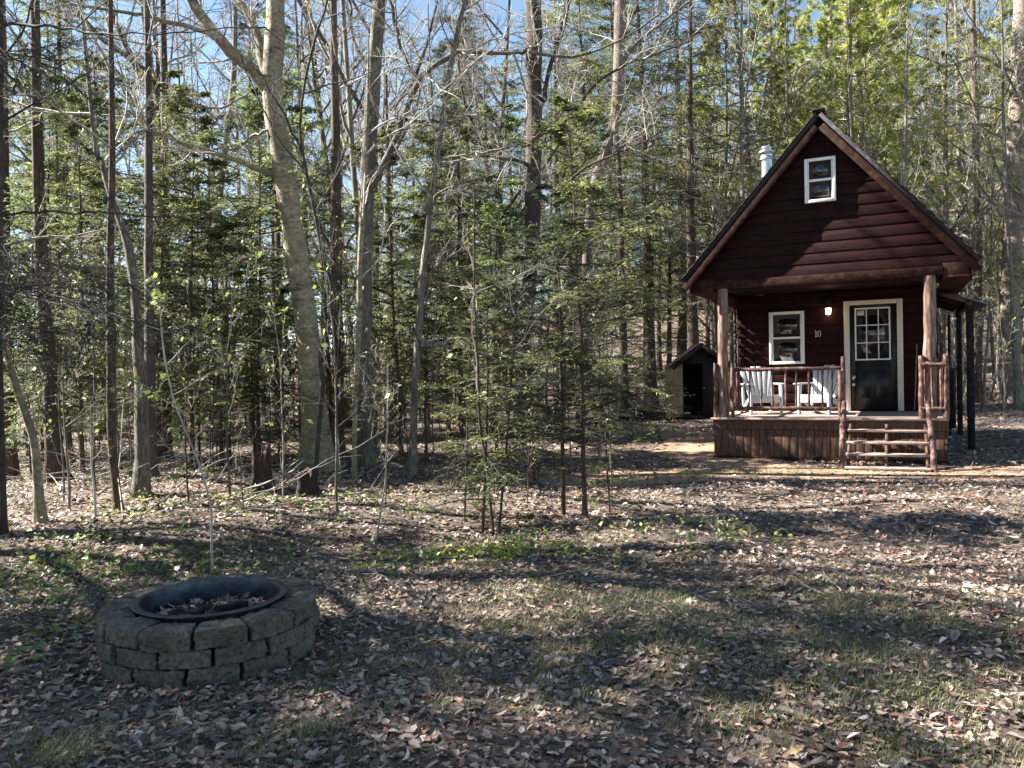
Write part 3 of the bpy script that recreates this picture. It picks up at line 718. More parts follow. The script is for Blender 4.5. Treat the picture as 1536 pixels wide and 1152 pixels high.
# staggered blocks added at the porch wall's left corner to shape sun patches
mb = MB()
for k in range(11):
    z = .80 + k*.2
    box(mb, -1.835, -1.805, 2.205, 2.262, z, z+.125)
    box(mb, -1.835, -1.805, 2.135, 2.200, z+.1, z+.225)
mb.build('sun_patch_slats', M['siding'], cab)
# steps
mb = MB(); treads = [(-.18,.56),(-.46,.395),(-.74,.23),(-1.06,.06)]
for yy, zz in treads:
    box(mb, .38, 1.56, yy-.14, yy-.01, zz-.035, zz+random.uniform(-.003,.003)); box(mb, .38, 1.56, yy, yy+.12, zz-.035, zz)
steps = mb.build('steps', M['deck'], cab, bevel=.005)
for x_ in (.42, .96, 1.52):
    mb = MB(); beam(mb, (x_, -1.06, .02), (x_, -.06, .60), .045, .10)
    for yy, zz in treads[:3]: box(mb, x_-.0225, x_+.0225, yy-.1, yy-.04, zz-.20, zz-.037)
    mb.build('stringer', M['skirt'], steps)
for x_, zt_, xt in ((.34, 1.00, .33), (1.60, 1.00, 1.55)):
    mb = MB(); log(mb, (x_, -1.15, -.03), (x_-.01, -.85, .45), .046, .042, .006, 10, 6); log(mb, (x_-.01, -.88, .40), (xt, -.10, zt_), .042, .036, .008, 10, 6)
    mb.build('handrail', M['railwood'], steps, smooth=True)
# lean-to on the right side
mb = MB()
ns = 26
for i in range(ns):   # corrugations
    y0 = 2.45 + i*.125
    hexa(mb, [(1.80,y0,2.97),(2.62,y0,2.66),(2.62,y0+.0625,2.685),(1.80,y0+.0625,2.995),(1.80,y0,2.98),(2.62,y0,2.67),(2.62,y0+.0625,2.695),(1.80,y0+.0625,3.005)])
    hexa(mb, [(1.80,y0+.0625,2.995),(2.62,y0+.0625,2.685),(2.62,y0+.125,2.66),(1.80,y0+.125,2.97),(1.80,y0+.0625,3.005),(2.62,y0+.0625,2.695),(2.62,y0+.125,2.67),(1.80,y0+.125,2.98)])
lt = mb.build('side_roof', M['tin'], cab)
mb = MB(); box(mb, 2.28, 2.38, 2.5, 5.6, 2.66, 2.755)
for yy in (2.5, 3.5, 4.5, 5.5): beam(mb, (1.82,yy,2.93), (2.275,yy,2.76), .05, .09)
mb.build('side_roof_beam', M['skirt'], lt)
for xx, yy, w in ((2.34,2.55,.12),(2.14,5.3,.05),(2.34,5.5,.10)):
    mb = MB(); box(mb, xx-w/2, xx+w/2, yy-w/2, yy+w/2, 0, 2.655); mb.build('side_roof_post', M['char'], lt, bevel=.005)
mb = MB(); box(mb, 1.83, 2.28, 5.34, 5.40, 1.45, 1.51)
for i in range(4): box(mb, 1.84+i*.11, 1.93+i*.11, 5.35, 5.38, .2, 1.448)
mb.build('side_screen', M['shedwall'], lt)
# --- adirondack chairs
def adirondack():
    t = empty('patio_chair', (0,0,0))
    mb = MB()
    for i in range(6):   # fan back
        u = (i-2.5)/2.5; xb = u*.17; xt = u*.27; ht = .90 - .09*u*u
        beamp = lambda s: None
        p0 = np.array([xb, .10, .30]); p1 = np.array([xt, .10+(ht-.30)*.36, ht]); w0, w1 = .058, .088
        nrm = np.array([0, -.94, .34])*.012
        hexa(mb, [p0-[w0/2,0,0]-nrm, p0+[w0/2,0,0]-nrm, p0+[w0/2,0,0]+nrm, p0-[w0/2,0,0]+nrm, p1-[w1/2,0,0]-nrm, p1+[w1/2,0,0]-nrm, p1+[w1/2,0,0]+nrm, p1-[w1/2,0,0]+nrm])
    mb.build('backrest', M['chair'], t, bevel=.006)
    mb = MB()
    for i in range(6):
        y0 = -.36 + i*.082; z = .36 - (y0+.36)*.22
        hexa(mb, [(-.25,y0,z-.02),(.25,y0,z-.02),(.25,y0+.075,z-.036),(-.25,y0+.075,z-.036),(-.25,y0,z),(.25,y0,z),(.25,y0+.075,z-.016),(-.25,y0+.075,z-.016)])
    box(mb, -.25, .25, -.385, -.362, .22, .36)
    mb.build('seat', M['chair'], t, bevel=.005)
    for s in (-1, 1):
        mb = MB(); box(mb, s*.31-.055, s*.31+.055, -.42, .26, .55, .575); mb.build('arm', M['chair'], t, bevel=.008)
        mb = MB(); hexa(mb, [(s*.28-.02,-.40,0),(s*.28+.02,-.40,0),(s*.28+.02,-.32,0),(s*.28-.02,-.32,0),(s*.28-.02,-.40,.548),(s*.28+.02,-.40,.548),(s*.28+.02,-.27,.548),(s*.28-.02,-.27,.548)]); mb.build('leg', M['chair'], t, bevel=.006)
        mb = MB(); hexa(mb, [(s*.28-.02,.34,0),(s*.28+.02,.34,0),(s*.28+.02,.46,0),(s*.28-.02,.46,0),(s*.28-.02,-.30,.26),(s*.28+.02,-.30,.26),(s*.28+.02,-.30,.34),(s*.28-.02,-.30,.34)])
        beam(mb, (s*.28,.17,.15), (s*.28,.22,.549), .04, .07, up=(0,1,0)); mb.build('leg', M['chair'], t, bevel=.006)
    return t
def copy_tree(o, parent=None):
    c = o.copy(); COL.objects.link(c)
    if parent: c.parent = parent
    for ch_ in list(o.children): copy_tree(ch_, c)
    return c
def l2w(x, y, z=0): c, s = math.cos(YAW), math.sin(YAW); return (OX + x*c - y*s, OY + x*s + y*c, z)
c1 = adirondack(); c1.location = l2w(-1.22, 1.35, DZ); c1.rotation_euler = (0,0,YAW+.42)
tag(c1, 'white plastic fan-back garden chair below the porch window', 'chair', 'fan-back chairs on the porch')
c2 = copy_tree(c1); c2.location = l2w(-.12, 1.35, DZ); c2.rotation_euler = (0,0,YAW-.35)
tag(c2, 'white plastic fan-back garden chair beside the cabin door with a sunlit seat', 'chair')
mb = MB(); log(mb, (*l2w(1.40, 2.02)[:2], DZ+.002), (*l2w(1.46, 2.22)[:2], DZ+1.25), .012, .011, .001, 8, 5)
tag(mb.build('broom_handle', M['log']), 'thin pale pole leaning on the porch wall right of the door', 'pole')

# ------------------------------------------------------------------ shed
SY = 25.0
shx, shz = xat(1052, SY), 0
shz = float(hgt(shx, SY))
shed = empty('garden_shed', (shx, SY, shz), -.12, 'small dark gabled shed beyond the cabin with one plywood door open', 'shed')
mb = MB(); W2 = .78; H = 1.72
box(mb, -W2, -W2+.04, .0, 1.9, .06, H); box(mb, W2-.04, W2, 0, 1.9, .06, H); box(mb, -W2+.04, W2-.04, 1.86, 1.9, .06, H); box(mb, -W2-.0, W2, 0, 1.9, 0, .058)
box(mb, -W2+.042, -.56, 0, .04, .06, H); box(mb, .6, W2-.042, 0, .04, .06, H)
hexa(mb, [(-W2,0,H+.002),(W2,0,H+.002),(W2,.05,H+.002),(-W2,.05,H+.002),(-.02,0,H+.55),(.02,0,H+.55),(.02,.05,H+.55),(-.02,.05,H+.55)])
hexa(mb, [(-W2,1.85,H+.002),(W2,1.85,H+.002),(W2,1.9,H+.002),(-W2,1.9,H+.002),(-.02,1.85,H+.55),(.02,1.85,H+.55),(.02,1.9,H+.55),(-.02,1.9,H+.55)])
mb.build('wall', M['shedwall'], shed)
for s in (-1, 1):
    mb = MB(); beam(mb, (0, 0.9, H+.63), (s*1.0, .9, H-.12), 2.2, .05, up=(0,0,1)); mb.build('roof', M['darkroof'], shed, bevel=.005)
    mb = MB(); beam(mb, (s*.02, -.215, H+.56), (s*.88, -.215, H-.15), .10, .02, up=(0,1,0)); mb.build('rake_board', M['shedwall'], shed)
mb = MB(); hexa(mb, [(-1.12,-.16,.06),(-.57,-.012,.06),(-.578,.018,.06),(-1.128,-.13,.06),(-1.12,-.16,H),(-.57,-.012,H),(-.578,.018,H),(-1.128,-.13,H)]); d = mb.build('door', M['ply'], shed, bevel=.003); tag(d, 'bare plywood door swung open')
mb = MB(); box(mb, -1.08, -1.0, -.17, -.15, .3, .36); mb.build('hinge', M['metal'], d)
mb = MB(); box(mb, .03, .598, -.02, .015, .06, H-.02); d = mb.build('door', M['shedwall'], shed); mb = MB(); tubes(mb, np.array([[[.08,-.02,.95],[.08,-.07,.95]]]), np.array([[.022,.026]]), 10, cap=True); mb.build('handle', M['metal'], d)
# brush pile left of shed
mb = MB(); n = 160; c = np.stack([rng.normal(xat(950, 26), .8, n), rng.normal(26, .5, n), rng.uniform(.0, .35, n)], -1)
D = np.stack([rng.normal(0, 1, n), rng.normal(0, .5, n), rng.normal(0, .15, n)], -1); P, R = grow(c, D, rng.uniform(.8, 2, n), rng.uniform(.01, .03, n), 5, .08, -.03); P[..., 2] = np.maximum(P[..., 2], .02); tubes(mb, P, R, 5)
tag(mb.build('brush_pile', M['darktwig'], smooth=True), 'low dark heap of cut branches left of the shed', 'brush pile')

# ------------------------------------------------------------------ vegetation prototypes
def fronds(mb, p, d, nrm, L, W, val):
    """many small narrow leaf-like faces: p base, d direction, nrm plane normal"""
    s = norm(np.cross(d, nrm))*W[:, None]/2; n = len(p)
    m = p + d*(L*.45)[:, None]; tip = p + d*L[:, None] + np.array([0, 0, -1])*(L*.12)[:, None]
    V = np.stack([p, m+s, tip, m-s], 1).reshape(-1, 3)
    mb.add(V, (np.arange(n)*4)[:, None] + np.array([[0,1,2,3]]), val=val)

def stem_mb(H, r, lean=0, wob=.02, k=14, sides=9, flare=1.5):
    P, R = grow(np.zeros((1, 3)) - [0, 0, .15], np.array([[lean, 0, 1.]]), np.array([H]), np.array([r]), k, wob, .05, .12)
    R[0, 0] *= flare; R[0, 1] *= 1.05
    return P, R

def hemlock(H, r, nb, h0, spread, mats, fl=.075, dens=1.0, droop=-.06, bare=0, sides=9):
    """trunk mesh, crown mesh"""
    P, R = stem_mb(H, r, rng.normal(0, .02), .018, 16, sides)
    tm = MB(); tubes(tm, P, R, sides, rough=.02)
    t = h0 + (1-h0)*(np.arange(nb)+1.6*rng.random(nb)-.3).clip(0,nb-.1)/nb
    f = t*16; i = np.clip(f.astype(int), 0, 15); w = (f-i)[:, None]; p = P[0, i]*(1-w) + P[0, i+1]*w
    a = rng.random(nb)*6.283
    D = np.stack([np.cos(a), np.sin(a), rng.normal(.10, .22, nb) + .4*(t-h0)], -1)
    L = spread*(1-((t-h0)/(1-h0))**2.4*.8)*rng.uniform(.3, 1.25, nb)
    BP, BR = grow(p, D, L, .004 + .0058*L, 7, .09, droop)
    cm = MB(); tubes(cm, BP, BR, 4, val=.0, mi=1)
    m = 16
    # twigs in the plane of the branch
    tt = .12 + .88*(np.arange(m)[None] + rng.random((nb, m)))/m; f = tt*7; i = np.clip(f.astype(int), 0, 6); w = (f-i)[..., None]; rr = np.arange(nb)[:, None]
    A = BP[rr, i]; B = BP[rr, i+1]; p = A*(1-w)+B*w; T = norm(B-A); side = norm(np.cross(T, np.array([0,0,1.])))
    sg = np.where((np.arange(m) % 2) == 0, 1, -1)[None, :, None]
    D = norm(T*.75 + side*sg*rng.uniform(.6, 1.2, (nb, m, 1)) + rng.normal(0, .16, (nb, m, 3)))
    Lt = (L[:, None]*.46*(1.1-.75*tt)*rng.uniform(.6, 1.2, (nb, m)) + .06)
    TP, TR = grow(p.reshape(-1, 3), D.reshape(-1, 3), Lt.ravel(), np.full(nb*m, .0024), 4, .10, droop*1.3)
    tubes(cm, TP, TR, 3, val=0., mi=1)
    # fronds along each twig, both sides
    q = int(14*dens); n = len(TP); tt = (np.arange(q)[None] + rng.random((n, q)))/q; f = tt*4; i = np.clip(f.astype(int), 0, 3); w = (f-i)[..., None]; rr = np.arange(n)[:, None]
    A = TP[rr, i]; B = TP[rr, i+1]; p = A*(1-w)+B*w; T = norm(B-A); nr = norm(rng.normal(0, .32, (n, q, 3)) + np.array([0,0,1.])); side = np.cross(T, nr)
    sg = np.where((np.arange(q) % 2) == 0, 1, -1)[None, :, None]
    D = norm(T*.8 + side*sg*rng.uniform(.5, 1.3, (n, q, 1)) + rng.normal(0, .12, (n, q, 3)))
    Lf = fl*rng.uniform(.5, 1.3, (n, q))*(1.15-.5*tt)
    br = np.repeat(rng.random(nb), m)[:, None]
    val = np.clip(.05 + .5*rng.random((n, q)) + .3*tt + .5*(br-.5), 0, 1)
    kp = rng.random((n, q)).ravel() < (1-bare)
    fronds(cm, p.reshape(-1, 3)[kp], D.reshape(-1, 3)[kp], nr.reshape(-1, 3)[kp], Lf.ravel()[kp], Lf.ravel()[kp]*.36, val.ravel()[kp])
    return tm.mesh('trunk', mats[1], True), cm.mesh('crown', [mats[0], M['darktwig']], False, 'v')

def baretree(H, r, mats, h0=.3, nl=12, leaf=0, spread=.4, k2=8, k3=6, k4=4, fine=.004, wob=.05, leafsize=.05):
    P, R = stem_mb(H, r, rng.normal(0, .05), wob*.6, 16, 9)
    L = np.array([H])
    tm = MB(); tubes(tm, P, R, 9, rough=.02)
    cm = MB()
    p, d, l, rr = kids(P, R, L, nl, h0, .85, spread, .42); P1, R1 = grow(p, d, l, rr, 8, .13, .09)
    tubes(tm, P1, R1, 5)
    p, d, l, rr = kids(P1, R1, l, k2, .15, .75, .5, .5); P2, R2 = grow(p, d, l, np.maximum(rr, fine), 6, .14, .06); tubes(cm, P2, R2, 3, mi=1)
    p, d, l, rr = kids(P2, R2, l, k3, .1, .75, .55, .6); P3, R3 = grow(p, d, l, np.maximum(rr, fine*.8), 4, .15, .05); tubes(cm, P3, R3, 3, mi=1)
    p, d, l, rr = kids(P3, R3, l, k4, .1, .7, .6, .7); P4, R4 = grow(p, d, l, np.maximum(rr, fine*.55), 3, .15, .05); tubes(cm, P4, R4, 3, mi=1)
    if leaf:
        n = len(P4); i = rng.integers(0, n, leaf); j = rng.integers(1, 4, leaf); p = P4[i, j] + rng.normal(0, .03, (leaf, 3))
        nr = norm(rng.normal(0, 1, (leaf, 3)) + [0, 0, .6]); D = norm(np.cross(nr, rng.normal(0, 1, (leaf, 3)))); s = leafsize*rng.uniform(.5, 1.4, leaf)
        fronds(cm, p, D, nr, s, s*.7, rng.random(leaf))
    return tm.mesh('trunk', mats[1], True), cm.mesh('crown', [mats[0], mats[2]], False, 'v')

def pine(H, r, mats, h0=.35, nb=70, spread=3.2, k=8, tuft=5, nn=9, nl=.15, nw=.017):
    P, R = stem_mb(H, r, rng.normal(0, .02), .012, 16, 10, 1.3); tm = MB(); tubes(tm, P, R, 10, rough=.02); cm = MB()
    t = h0 + (1-h0)*(np.arange(nb)+.6*rng.random(nb))/nb; f = t*16; i = np.clip(f.astype(int), 0, 15); w = (f-i)[:, None]; p = P[0, i]*(1-w) + P[0, i+1]*w
    a = np.arange(nb)*2.2 + rng.normal(0, .4, nb); D = np.stack([np.cos(a), np.sin(a), rng.normal(.12, .12, nb) + .5*(t-h0)], -1)
    L = spread*(1-((t-h0)/(1-h0))**1.6*.8)*rng.uniform(.4, 1.15, nb)
    BP, BR = grow(p, D, L, .010+.010*L, 7, .09, .02); tubes(cm, BP, BR, 4, mi=1)
    p, d, l, rr = kids(BP, BR, L, k, .3, .8, .40, .5, flat=.7); P2, R2 = grow(p, d, l, rr, 4, .12, .05); tubes(cm, P2, R2, 3, mi=1)
    p, d, l, rr = kids(P2, R2, l, 3, .3, .7, .5, .6, flat=.5); P3, R3 = grow(p, d, l+.05, rr, 3, .12, .05); tubes(cm, P3, R3, 3, mi=1)
    n = len(P3); br = np.repeat(np.repeat(rng.random(nb), k), 3)
    tt = rng.uniform(.3, 1, (n, tuft)); f = tt*3; i = np.clip(f.astype(int), 0, 2); w = (f-i)[..., None]; rr = np.arange(n)[:, None]; A = P3[rr, i]; B = P3[rr, i+1]; p = (A*(1-w)+B*w); T = norm(B-A)
    p = np.repeat(p.reshape(-1, 3), nn, 0); T = np.repeat(T.reshape(-1, 3), nn, 0); m = len(p)
    D = norm(T*.7 + rng.normal(0, .6, (m, 3))); ll = nl*rng.uniform(.6, 1.2, m)
    fronds(cm, p, D, norm(rng.normal(0, 1, (m, 3))), ll, np.full(m, nw), np.clip(np.repeat(np.repeat(br, tuft), nn)*.6 + rng.random(m)*.4, 0, 1))
    return tm.mesh('trunk', mats[1], True), cm.mesh('crown', [mats[0], M['twig']], False, 'v')

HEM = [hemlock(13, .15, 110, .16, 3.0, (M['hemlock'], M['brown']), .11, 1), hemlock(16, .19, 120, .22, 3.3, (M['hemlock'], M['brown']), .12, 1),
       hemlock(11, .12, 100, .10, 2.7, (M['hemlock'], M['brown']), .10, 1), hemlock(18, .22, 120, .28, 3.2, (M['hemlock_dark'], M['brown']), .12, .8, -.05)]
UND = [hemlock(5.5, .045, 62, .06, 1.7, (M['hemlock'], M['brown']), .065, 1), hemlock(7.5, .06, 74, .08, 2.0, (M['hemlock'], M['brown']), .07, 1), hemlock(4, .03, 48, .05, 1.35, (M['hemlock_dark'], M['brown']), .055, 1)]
BARE = [baretree(17, .15, (M['buds'], M['grey'], M['twig']), .25, 13), baretree(14, .11, (M['buds'], M['grey'], M['twig']), .2, 12), baretree(19, .18, (M['buds'], M['brown'], M['twig']), .35, 12)]
BUD = [baretree(12, .09, (M['buds'], M['grey'], M['twig']), .2, 12, 5200), baretree(15, .11, (M['spring'], M['grey'], M['twig']), .2, 12, 6500), baretree(9, .06, (M['buds'], M['brown'], M['twig']), .15, 10, 4200)]
POLE = [baretree(16, .07, (M['buds'], M['grey'], M['twig']), .3, 16, 300, .16, 5, 4, 3, .004, .03), baretree(13, .055, (M['spring'], M['pinebark'], M['twig']), .2, 14, 900, .18, 5, 4, 3)]
PINE = [pine(22, .24, (M['pine'], M['pinebark'])), pine(19, .20, (M['pine'], M['pinebark']), .25), pine(16, .16, (M['bluepine'], M['pinebark']), .2, 60, 2.6)]
SAP = [baretree(3.2, .016, (M['spring'], M['grey'], M['twig']), .3, 8, 70, .3, 4, 3, 2, .0016, .06, .05), baretree(2.2, .011, (M['spring'], M['brown'], M['twig']), .3, 7, 50, .35, 4, 3, 2, .0014, .06, .045)]
print('protos done')

def place(proto, name, x, y, s, label, cat, group, sz=None, rz=None):
    z = float(hgt(x, y)) - .02
    o = empty(name, (x, y, z), rng.random()*6.28 if rz is None else rz, label, cat, group)
    o.scale = (s, s, s*(sz or 1))
    for me, nm in zip(proto, ('trunk', 'crown')):
        c = bpy.data.objects.new(nm, me); COL.objects.link(c); c.parent = o
    return o
LG = {'hem': ('hemlock_tree', 'dark green hemlock in the forest behind the clearing', 'hemlock', 'hemlocks of the forest'),
      'und': ('young_hemlock', 'young hemlock of the understorey among taller trunks', 'hemlock', 'young hemlocks of the understorey'),
      'bare': ('bare_tree', 'leafless grey tree with fine twigs in the forest', 'tree', 'leafless trees of the forest'),
      'bud': ('budding_tree', 'slender tree with yellow and rusty opening leaves in the forest', 'tree', 'budding trees of the forest'),
      'pole': ('pole_tree', 'thin straight grey pole of a young tree in the forest', 'tree', 'thin pole trees of the forest'),
      'pine': ('pine_tree', 'tall pine with soft yellow green needles behind the cabin', 'pine', 'pines behind the cabin'),
      'sap': ('sapling', 'thin leafing sapling on the forest floor', 'sapling', 'saplings on the forest floor')}
SETS = {'hem': HEM, 'und': UND, 'bare': BARE, 'bud': BUD, 'pole': POLE, 'pine': PINE, 'sap': SAP}
taken = []
def ok(x, y, d):
    if in_cabin(np.array([x]), np.array([y]), 1.6)[0]: return False
    if y < 27 and 925 < 768 + F*x/y < 1110: return False
    if -2.6 < x < 3.4 and 14.4 < y < 19: return False
    if -16 < x < 3 and abs(y - 16.3 - .25*(4-x)) < 1.5: return False
    for a, b_ in taken:
        if (a-x)**2 + (b_-y)**2 < d*d: return False
    return True
def band(kind, n, px0, px1, Y0, Y1, s0, s1, d=1.0, pick=None):
    c = 0
    for _ in range(n*12):
        if c >= n: break
        Y = rng.uniform(Y0, Y1); X = xat(rng.uniform(px0, px1), Y)
        if not ok(X, Y, d): continue
        taken.append((X, Y)); st = SETS[kind]; i = rng.integers(len(st)) if pick is None else pick[rng.integers(len(pick))]
        place(st[i], LG[kind][0], X, Y, rng.uniform(s0, s1), *LG[kind][1:], sz=rng.uniform(.9, 1.12)); c += 1

# left half
band('hem', 4, -60, 210, 19, 28, .8, 1.1, 2.2)
band('hem', 3, 200, 430, 20, 32, .6, .85, 2.2)
band('hem', 3, 640, 800, 24, 36, .8, 1.05, 2.5)
band('hem', 7, 800, 1060, 24, 40, .9, 1.25, 2.4)
band('hem', 5, -100, 600, 34, 60, .5, .75, 3)
band('hem', 10, 660, 1100, 34, 55, 1.0, 1.4, 3)
band('und', 15, -40, 620, 15, 28, .6, 1.05, 1.2)
band('und', 8, 600, 960, 17, 30, .7, 1.2, 1.5)
band('und', 14, -60, 1040, 28, 44, .8, 1.3, 1.5)
band('bare', 34, -60, 780, 26, 60, .9, 1.35, 2)
band('bare', 7, 0, 760, 18, 28, .7, 1.0, 2)
band('bare', 12, 800, 1536, 30, 60, .8, 1.1, 2)
band('pole', 22, 0, 1000, 15, 34, .7, 1.1, 1)
band('bud', 22, 0, 1000, 24, 60, .6, 1.0, 1.8)
# right behind the cabin
band('pine', 15, 980, 1620, 29, 46, .8, 1.1, 2.6)
band('pine', 16, 1000, 1700, 48, 75, .9, 1.3, 3)
band('bud', 26, 1060, 1640, 26, 50, .7, 1.15, 1.5)
band('pole', 46, 1080, 1620, 24, 50, .8, 1.2, .9)
band('hem', 8, 1080, 1640, 36, 60, .8, 1.1, 3)
band('und', 10, 1080, 1640, 30, 44, .8, 1.2, 2)
# far ridge
band('hem', 4, -300, 700, 70, 110, .5, .8, 4)
band('hem', 16, 700, 1800, 70, 110, 1.3, 1.8, 4)
band('bare', 20, -300, 1800, 62, 100, .9, 1.3, 3)
band('pine', 12, 800, 1900, 75, 110, 1.1, 1.5, 4)
band('bud', 14, -200, 1700, 62, 100, 1.0, 1.4, 3)

# trees outside the frame on the left that shade the clearing
def at_xy(kind, X, Y, s, i=0, sz=1):
    st = SETS[kind]; place(st[i], LG[kind][0], X, Y, s, *LG[kind][1:], sz=sz); taken.append((X, Y))
for (k, X, Y, s, i) in (('hem',-9.0,6.6,.8,2),('hem',-10.5,4.7,.9,0),('hem',-14.5,6.4,.95,1),('und',-7.4,5.2,1.0,0),('hem',-10.4,7.5,.8,1),('und',-7.6,3.2,1.1,1),('und',-6.5,4.0,.8,1),('bare',-9.5,8.4,.9,0),('hem',-11,3.0,.7,2),('bare',-13,10.2,.9,2),('bare',-17,5.5,1,0)):
    at_xy(k, X, Y, s, i)
# trees behind the camera, mirrored in the window panes
for (k, X, Y, s_, i) in (('hem',-9,-12,1,0),('hem',-4,-16,1.1,1),('hem',1,-13,1,2),('hem',6,-17,1.1,3),('hem',11,-12,1,0),('bare',-2,-9,1,0),('bare',4,-10,1,1),('bare',9,-8,.9,2),('hem',15,-18,1.1,1),('hem',-14,-15,1,3),('und',-6,-8,1,0),('und',2.5,-8,1,1),('und',8,-7,1,0),('hem',19,-9,1,2)):
    at_xy(k, X, Y, s_, i)

# ------------------------------------------------------------------ traced trees
def traced(name, label, cat, base, trunk, limbs=(), mat='grey', twigs=True, top=(0, 0), extra=5.0, n2=8, fine=.0022, dens=1.0, leaf=0, leafmat_='spring', group=None, dark=False, flare=1.35, dy=0, rmin=.03, ws=.95):
    """trunk: (px,py,width px) from the ground up, at the distance of the ground point `base`"""
    g = gp(*base); Y = g[1] + dy
    o = empty(name, (g[0], Y, float(hgt(g[0], Y))), 0, label, cat, group)
    org = np.array([g[0], Y, float(hgt(g[0], Y))])
    def conv(pl, y0=0, y1=0):
        out = []
        for j, (px, py, w) in enumerate(pl):
            yy = Y + y0 + (y1-y0)*j/max(1, len(pl)-1); q = at(px, py, yy) - org; out.append([*q, ws*w/F*yy/2])
        return np.array(out)
    T = conv(trunk)
    T[0, 2] = min(T[0, 2], 0) - .08
    if extra:
        dl = T[-1]-T[-2]; dl = dl/np.linalg.norm(dl[:3]); e = T[-1].copy(); e[:3] += (dl[:3]*.4 + np.array([top[0], top[1], .8]))*extra; e[3] *= .45
        T = np.vstack([T, e])
    n = 60; S = spline(T, n); P = S[:, :3]; R = np.maximum(S[:, 3], .003)
    z = P[:, 2]-P[0, 2]; R = R*(1 + (flare-1)*np.exp(-z/(.12+R[0]*1.2)))
    R = R*(1+rng.normal(0, .015, n))
    sa = np.arange(20)*2*np.pi/20; ph = rng.random(3)*6.28; nl_ = rng.integers(3, 6)
    lob = 1 + np.exp(-z/(.10+R[8]*1.6))[:, None]*(.55*np.clip(np.cos(nl_*sa+ph[0]), 0, 1)**2 + .12*np.cos(2*sa+ph[1]))[None] + .035*np.cos(3*sa+ph[2])[None]
    nrm_ = rng.normal(0, 1, (n, 20)); lob = lob + .018*(nrm_ + np.roll(nrm_, 1, 0) + np.roll(nrm_, 1, 1))
    tm = MB(); tubes(tm, P[None], R[None], 20, lobe=lob)
    PL = []; LL = []
    for (pl, y0, y1) in limbs:
        C = conv(pl, y0, y1); S2 = spline(C, 18); Q = S2[:, :3]; Q[1:] += rng.normal(0, .012, (17, 3)); tubes(tm, Q[None], np.maximum(S2[:, 3], .003)[None], 9, rough=.02)
        PL.append((Q, S2[:, 3]))
    tm.build('trunk', M[mat], o, smooth=True)
    if twigs:
        cm = MB(); tw = 1
        sp = [(P[n//3:], R[n//3:])] + PL; 
        allp = []
        for (Q, r_) in sp:
            k = 17; idx = np.linspace(0, len(Q)-1, k).astype(int); Qk = Q[idx][None]; Rk = r_[idx][None]; Lk_ = np.array([np.linalg.norm(Q[-1]-Q[0])])
            m = max(4, int(n2*dens))
            p, d, l, rr = kids(Qk, Rk, Lk_*0+min(Lk_[0], 4.5), m, .12, 1.0, .55, .5); rr = np.minimum(rr, rmin*.6)
            a, b_ = grow(p, d, l, np.maximum(rr, fine*1.6), 9, .13, .03); tubes(cm, a, b_, 4, mi=1)
            p, d, l, rr = kids(a, b_, l, 7, .12, .8, .5, .55); a, b_ = grow(p, d, l, np.maximum(rr, fine*1.1), 6, .15, .03); tubes(cm, a, b_, 3, mi=1)
            p, d, l, rr = kids(a, b_, l, 5, .12, .75, .5, .6); a, b_ = grow(p, d, l, np.maximum(rr, fine*.8), 4, .15, .02); tubes(cm, a, b_, 3, mi=1)
            p, d, l, rr = kids(a, b_, l, 3, .12, .75, .55, .6); a2, b2 = grow(p, d, l, np.maximum(rr, fine*.55), 3, .15, .02); tubes(cm, a2, b2, 3, mi=1)
            allp.append(a2.reshape(-1, 3))
        if leaf:
            A = np.concatenate(allp); i = rng.integers(0, len(A), leaf); p = A[i] + rng.normal(0, .02, (leaf, 3)); nr = norm(rng.normal(0, .7, (leaf, 3)) + [0, 0, 1.]); D = norm(np.cross(nr, rng.normal(0, 1, (leaf, 3)))); s = .05*rng.uniform(.5, 1.5, leaf)
            fronds(cm, p, D, nr, s, s*.75, rng.random(leaf))
        cm.build('crown', [M[leafmat_], M['darktwig' if dark else 'twig']], o, attr='v')
    taken.append((g[0], Y)); return o

traced('beech_tree', 'big pale smooth-barked beech, forked high up, thickest trunk in the clearing edge', 'beech', (478,706),
       [(478,706,50),(476,680,47),(470,600,42),(462,520,41),(455,450,39),(444,380,38),(436,320,37),(425,250,36),(413,180,36),(408,120,34),(412,60,32),(413,0,30),(412,-150,27)],
       [([(402,135,24),(385,112,22),(362,92,21),(335,68,20),(310,35,19),(288,0,18),(270,-60,15)], 0, -.8),
        ([(398,110,16),(392,80,15),(382,45,15),(368,15,14),(345,-15,13),(330,-80,11)], .1, .9),
        ([(322,58,8),(300,45,8),(270,38,8),(225,24,7),(180,16,6),(130,8,5),(95,6,4),(62,20,3)], -.6, -1.6),
        ([(412,262,10),(380,250,9),(350,240,9),(320,228,8),(270,212,7),(235,200,7),(205,175,5),(165,152,4),(145,138,3)], 0, -1.5),
        ([(403,195,5),(385,203,5),(370,212,5),(352,226,4),(330,222,3),(300,235,3)], -.1, .5),
        ([(235,200,5),(215,200,4),(190,215,4),(172,238,3)], -1.1, -1.6),
        ([(372,140,4),(352,152,4),(332,162,4),(300,160,3),(265,150,2)], -.4, -1.2)], 'beech', n2=7, extra=6, fine=.0022, ws=.86, flare=1.2)
traced('vine_covered_stem', 'thin dark crooked stem climbing right in front of the beech', 'tree', (472,718),
       [(472,718,7),(478,645,7),(484,573,8),(480,528,7),(493,487,8),(498,428,7),(485,392,6),(478,350,5),(468,300,5),(455,235,5),(450,190,4),(458,120,4),(475,50,4),(492,-10,3)],
       [([(455,235,4),(440,200,4),(420,160,3),(395,120,3),(370,80,2)], 0, -.3)], 'darktwig', n2=6, extra=1.5, dy=-.15, dark=True, flare=1.1)
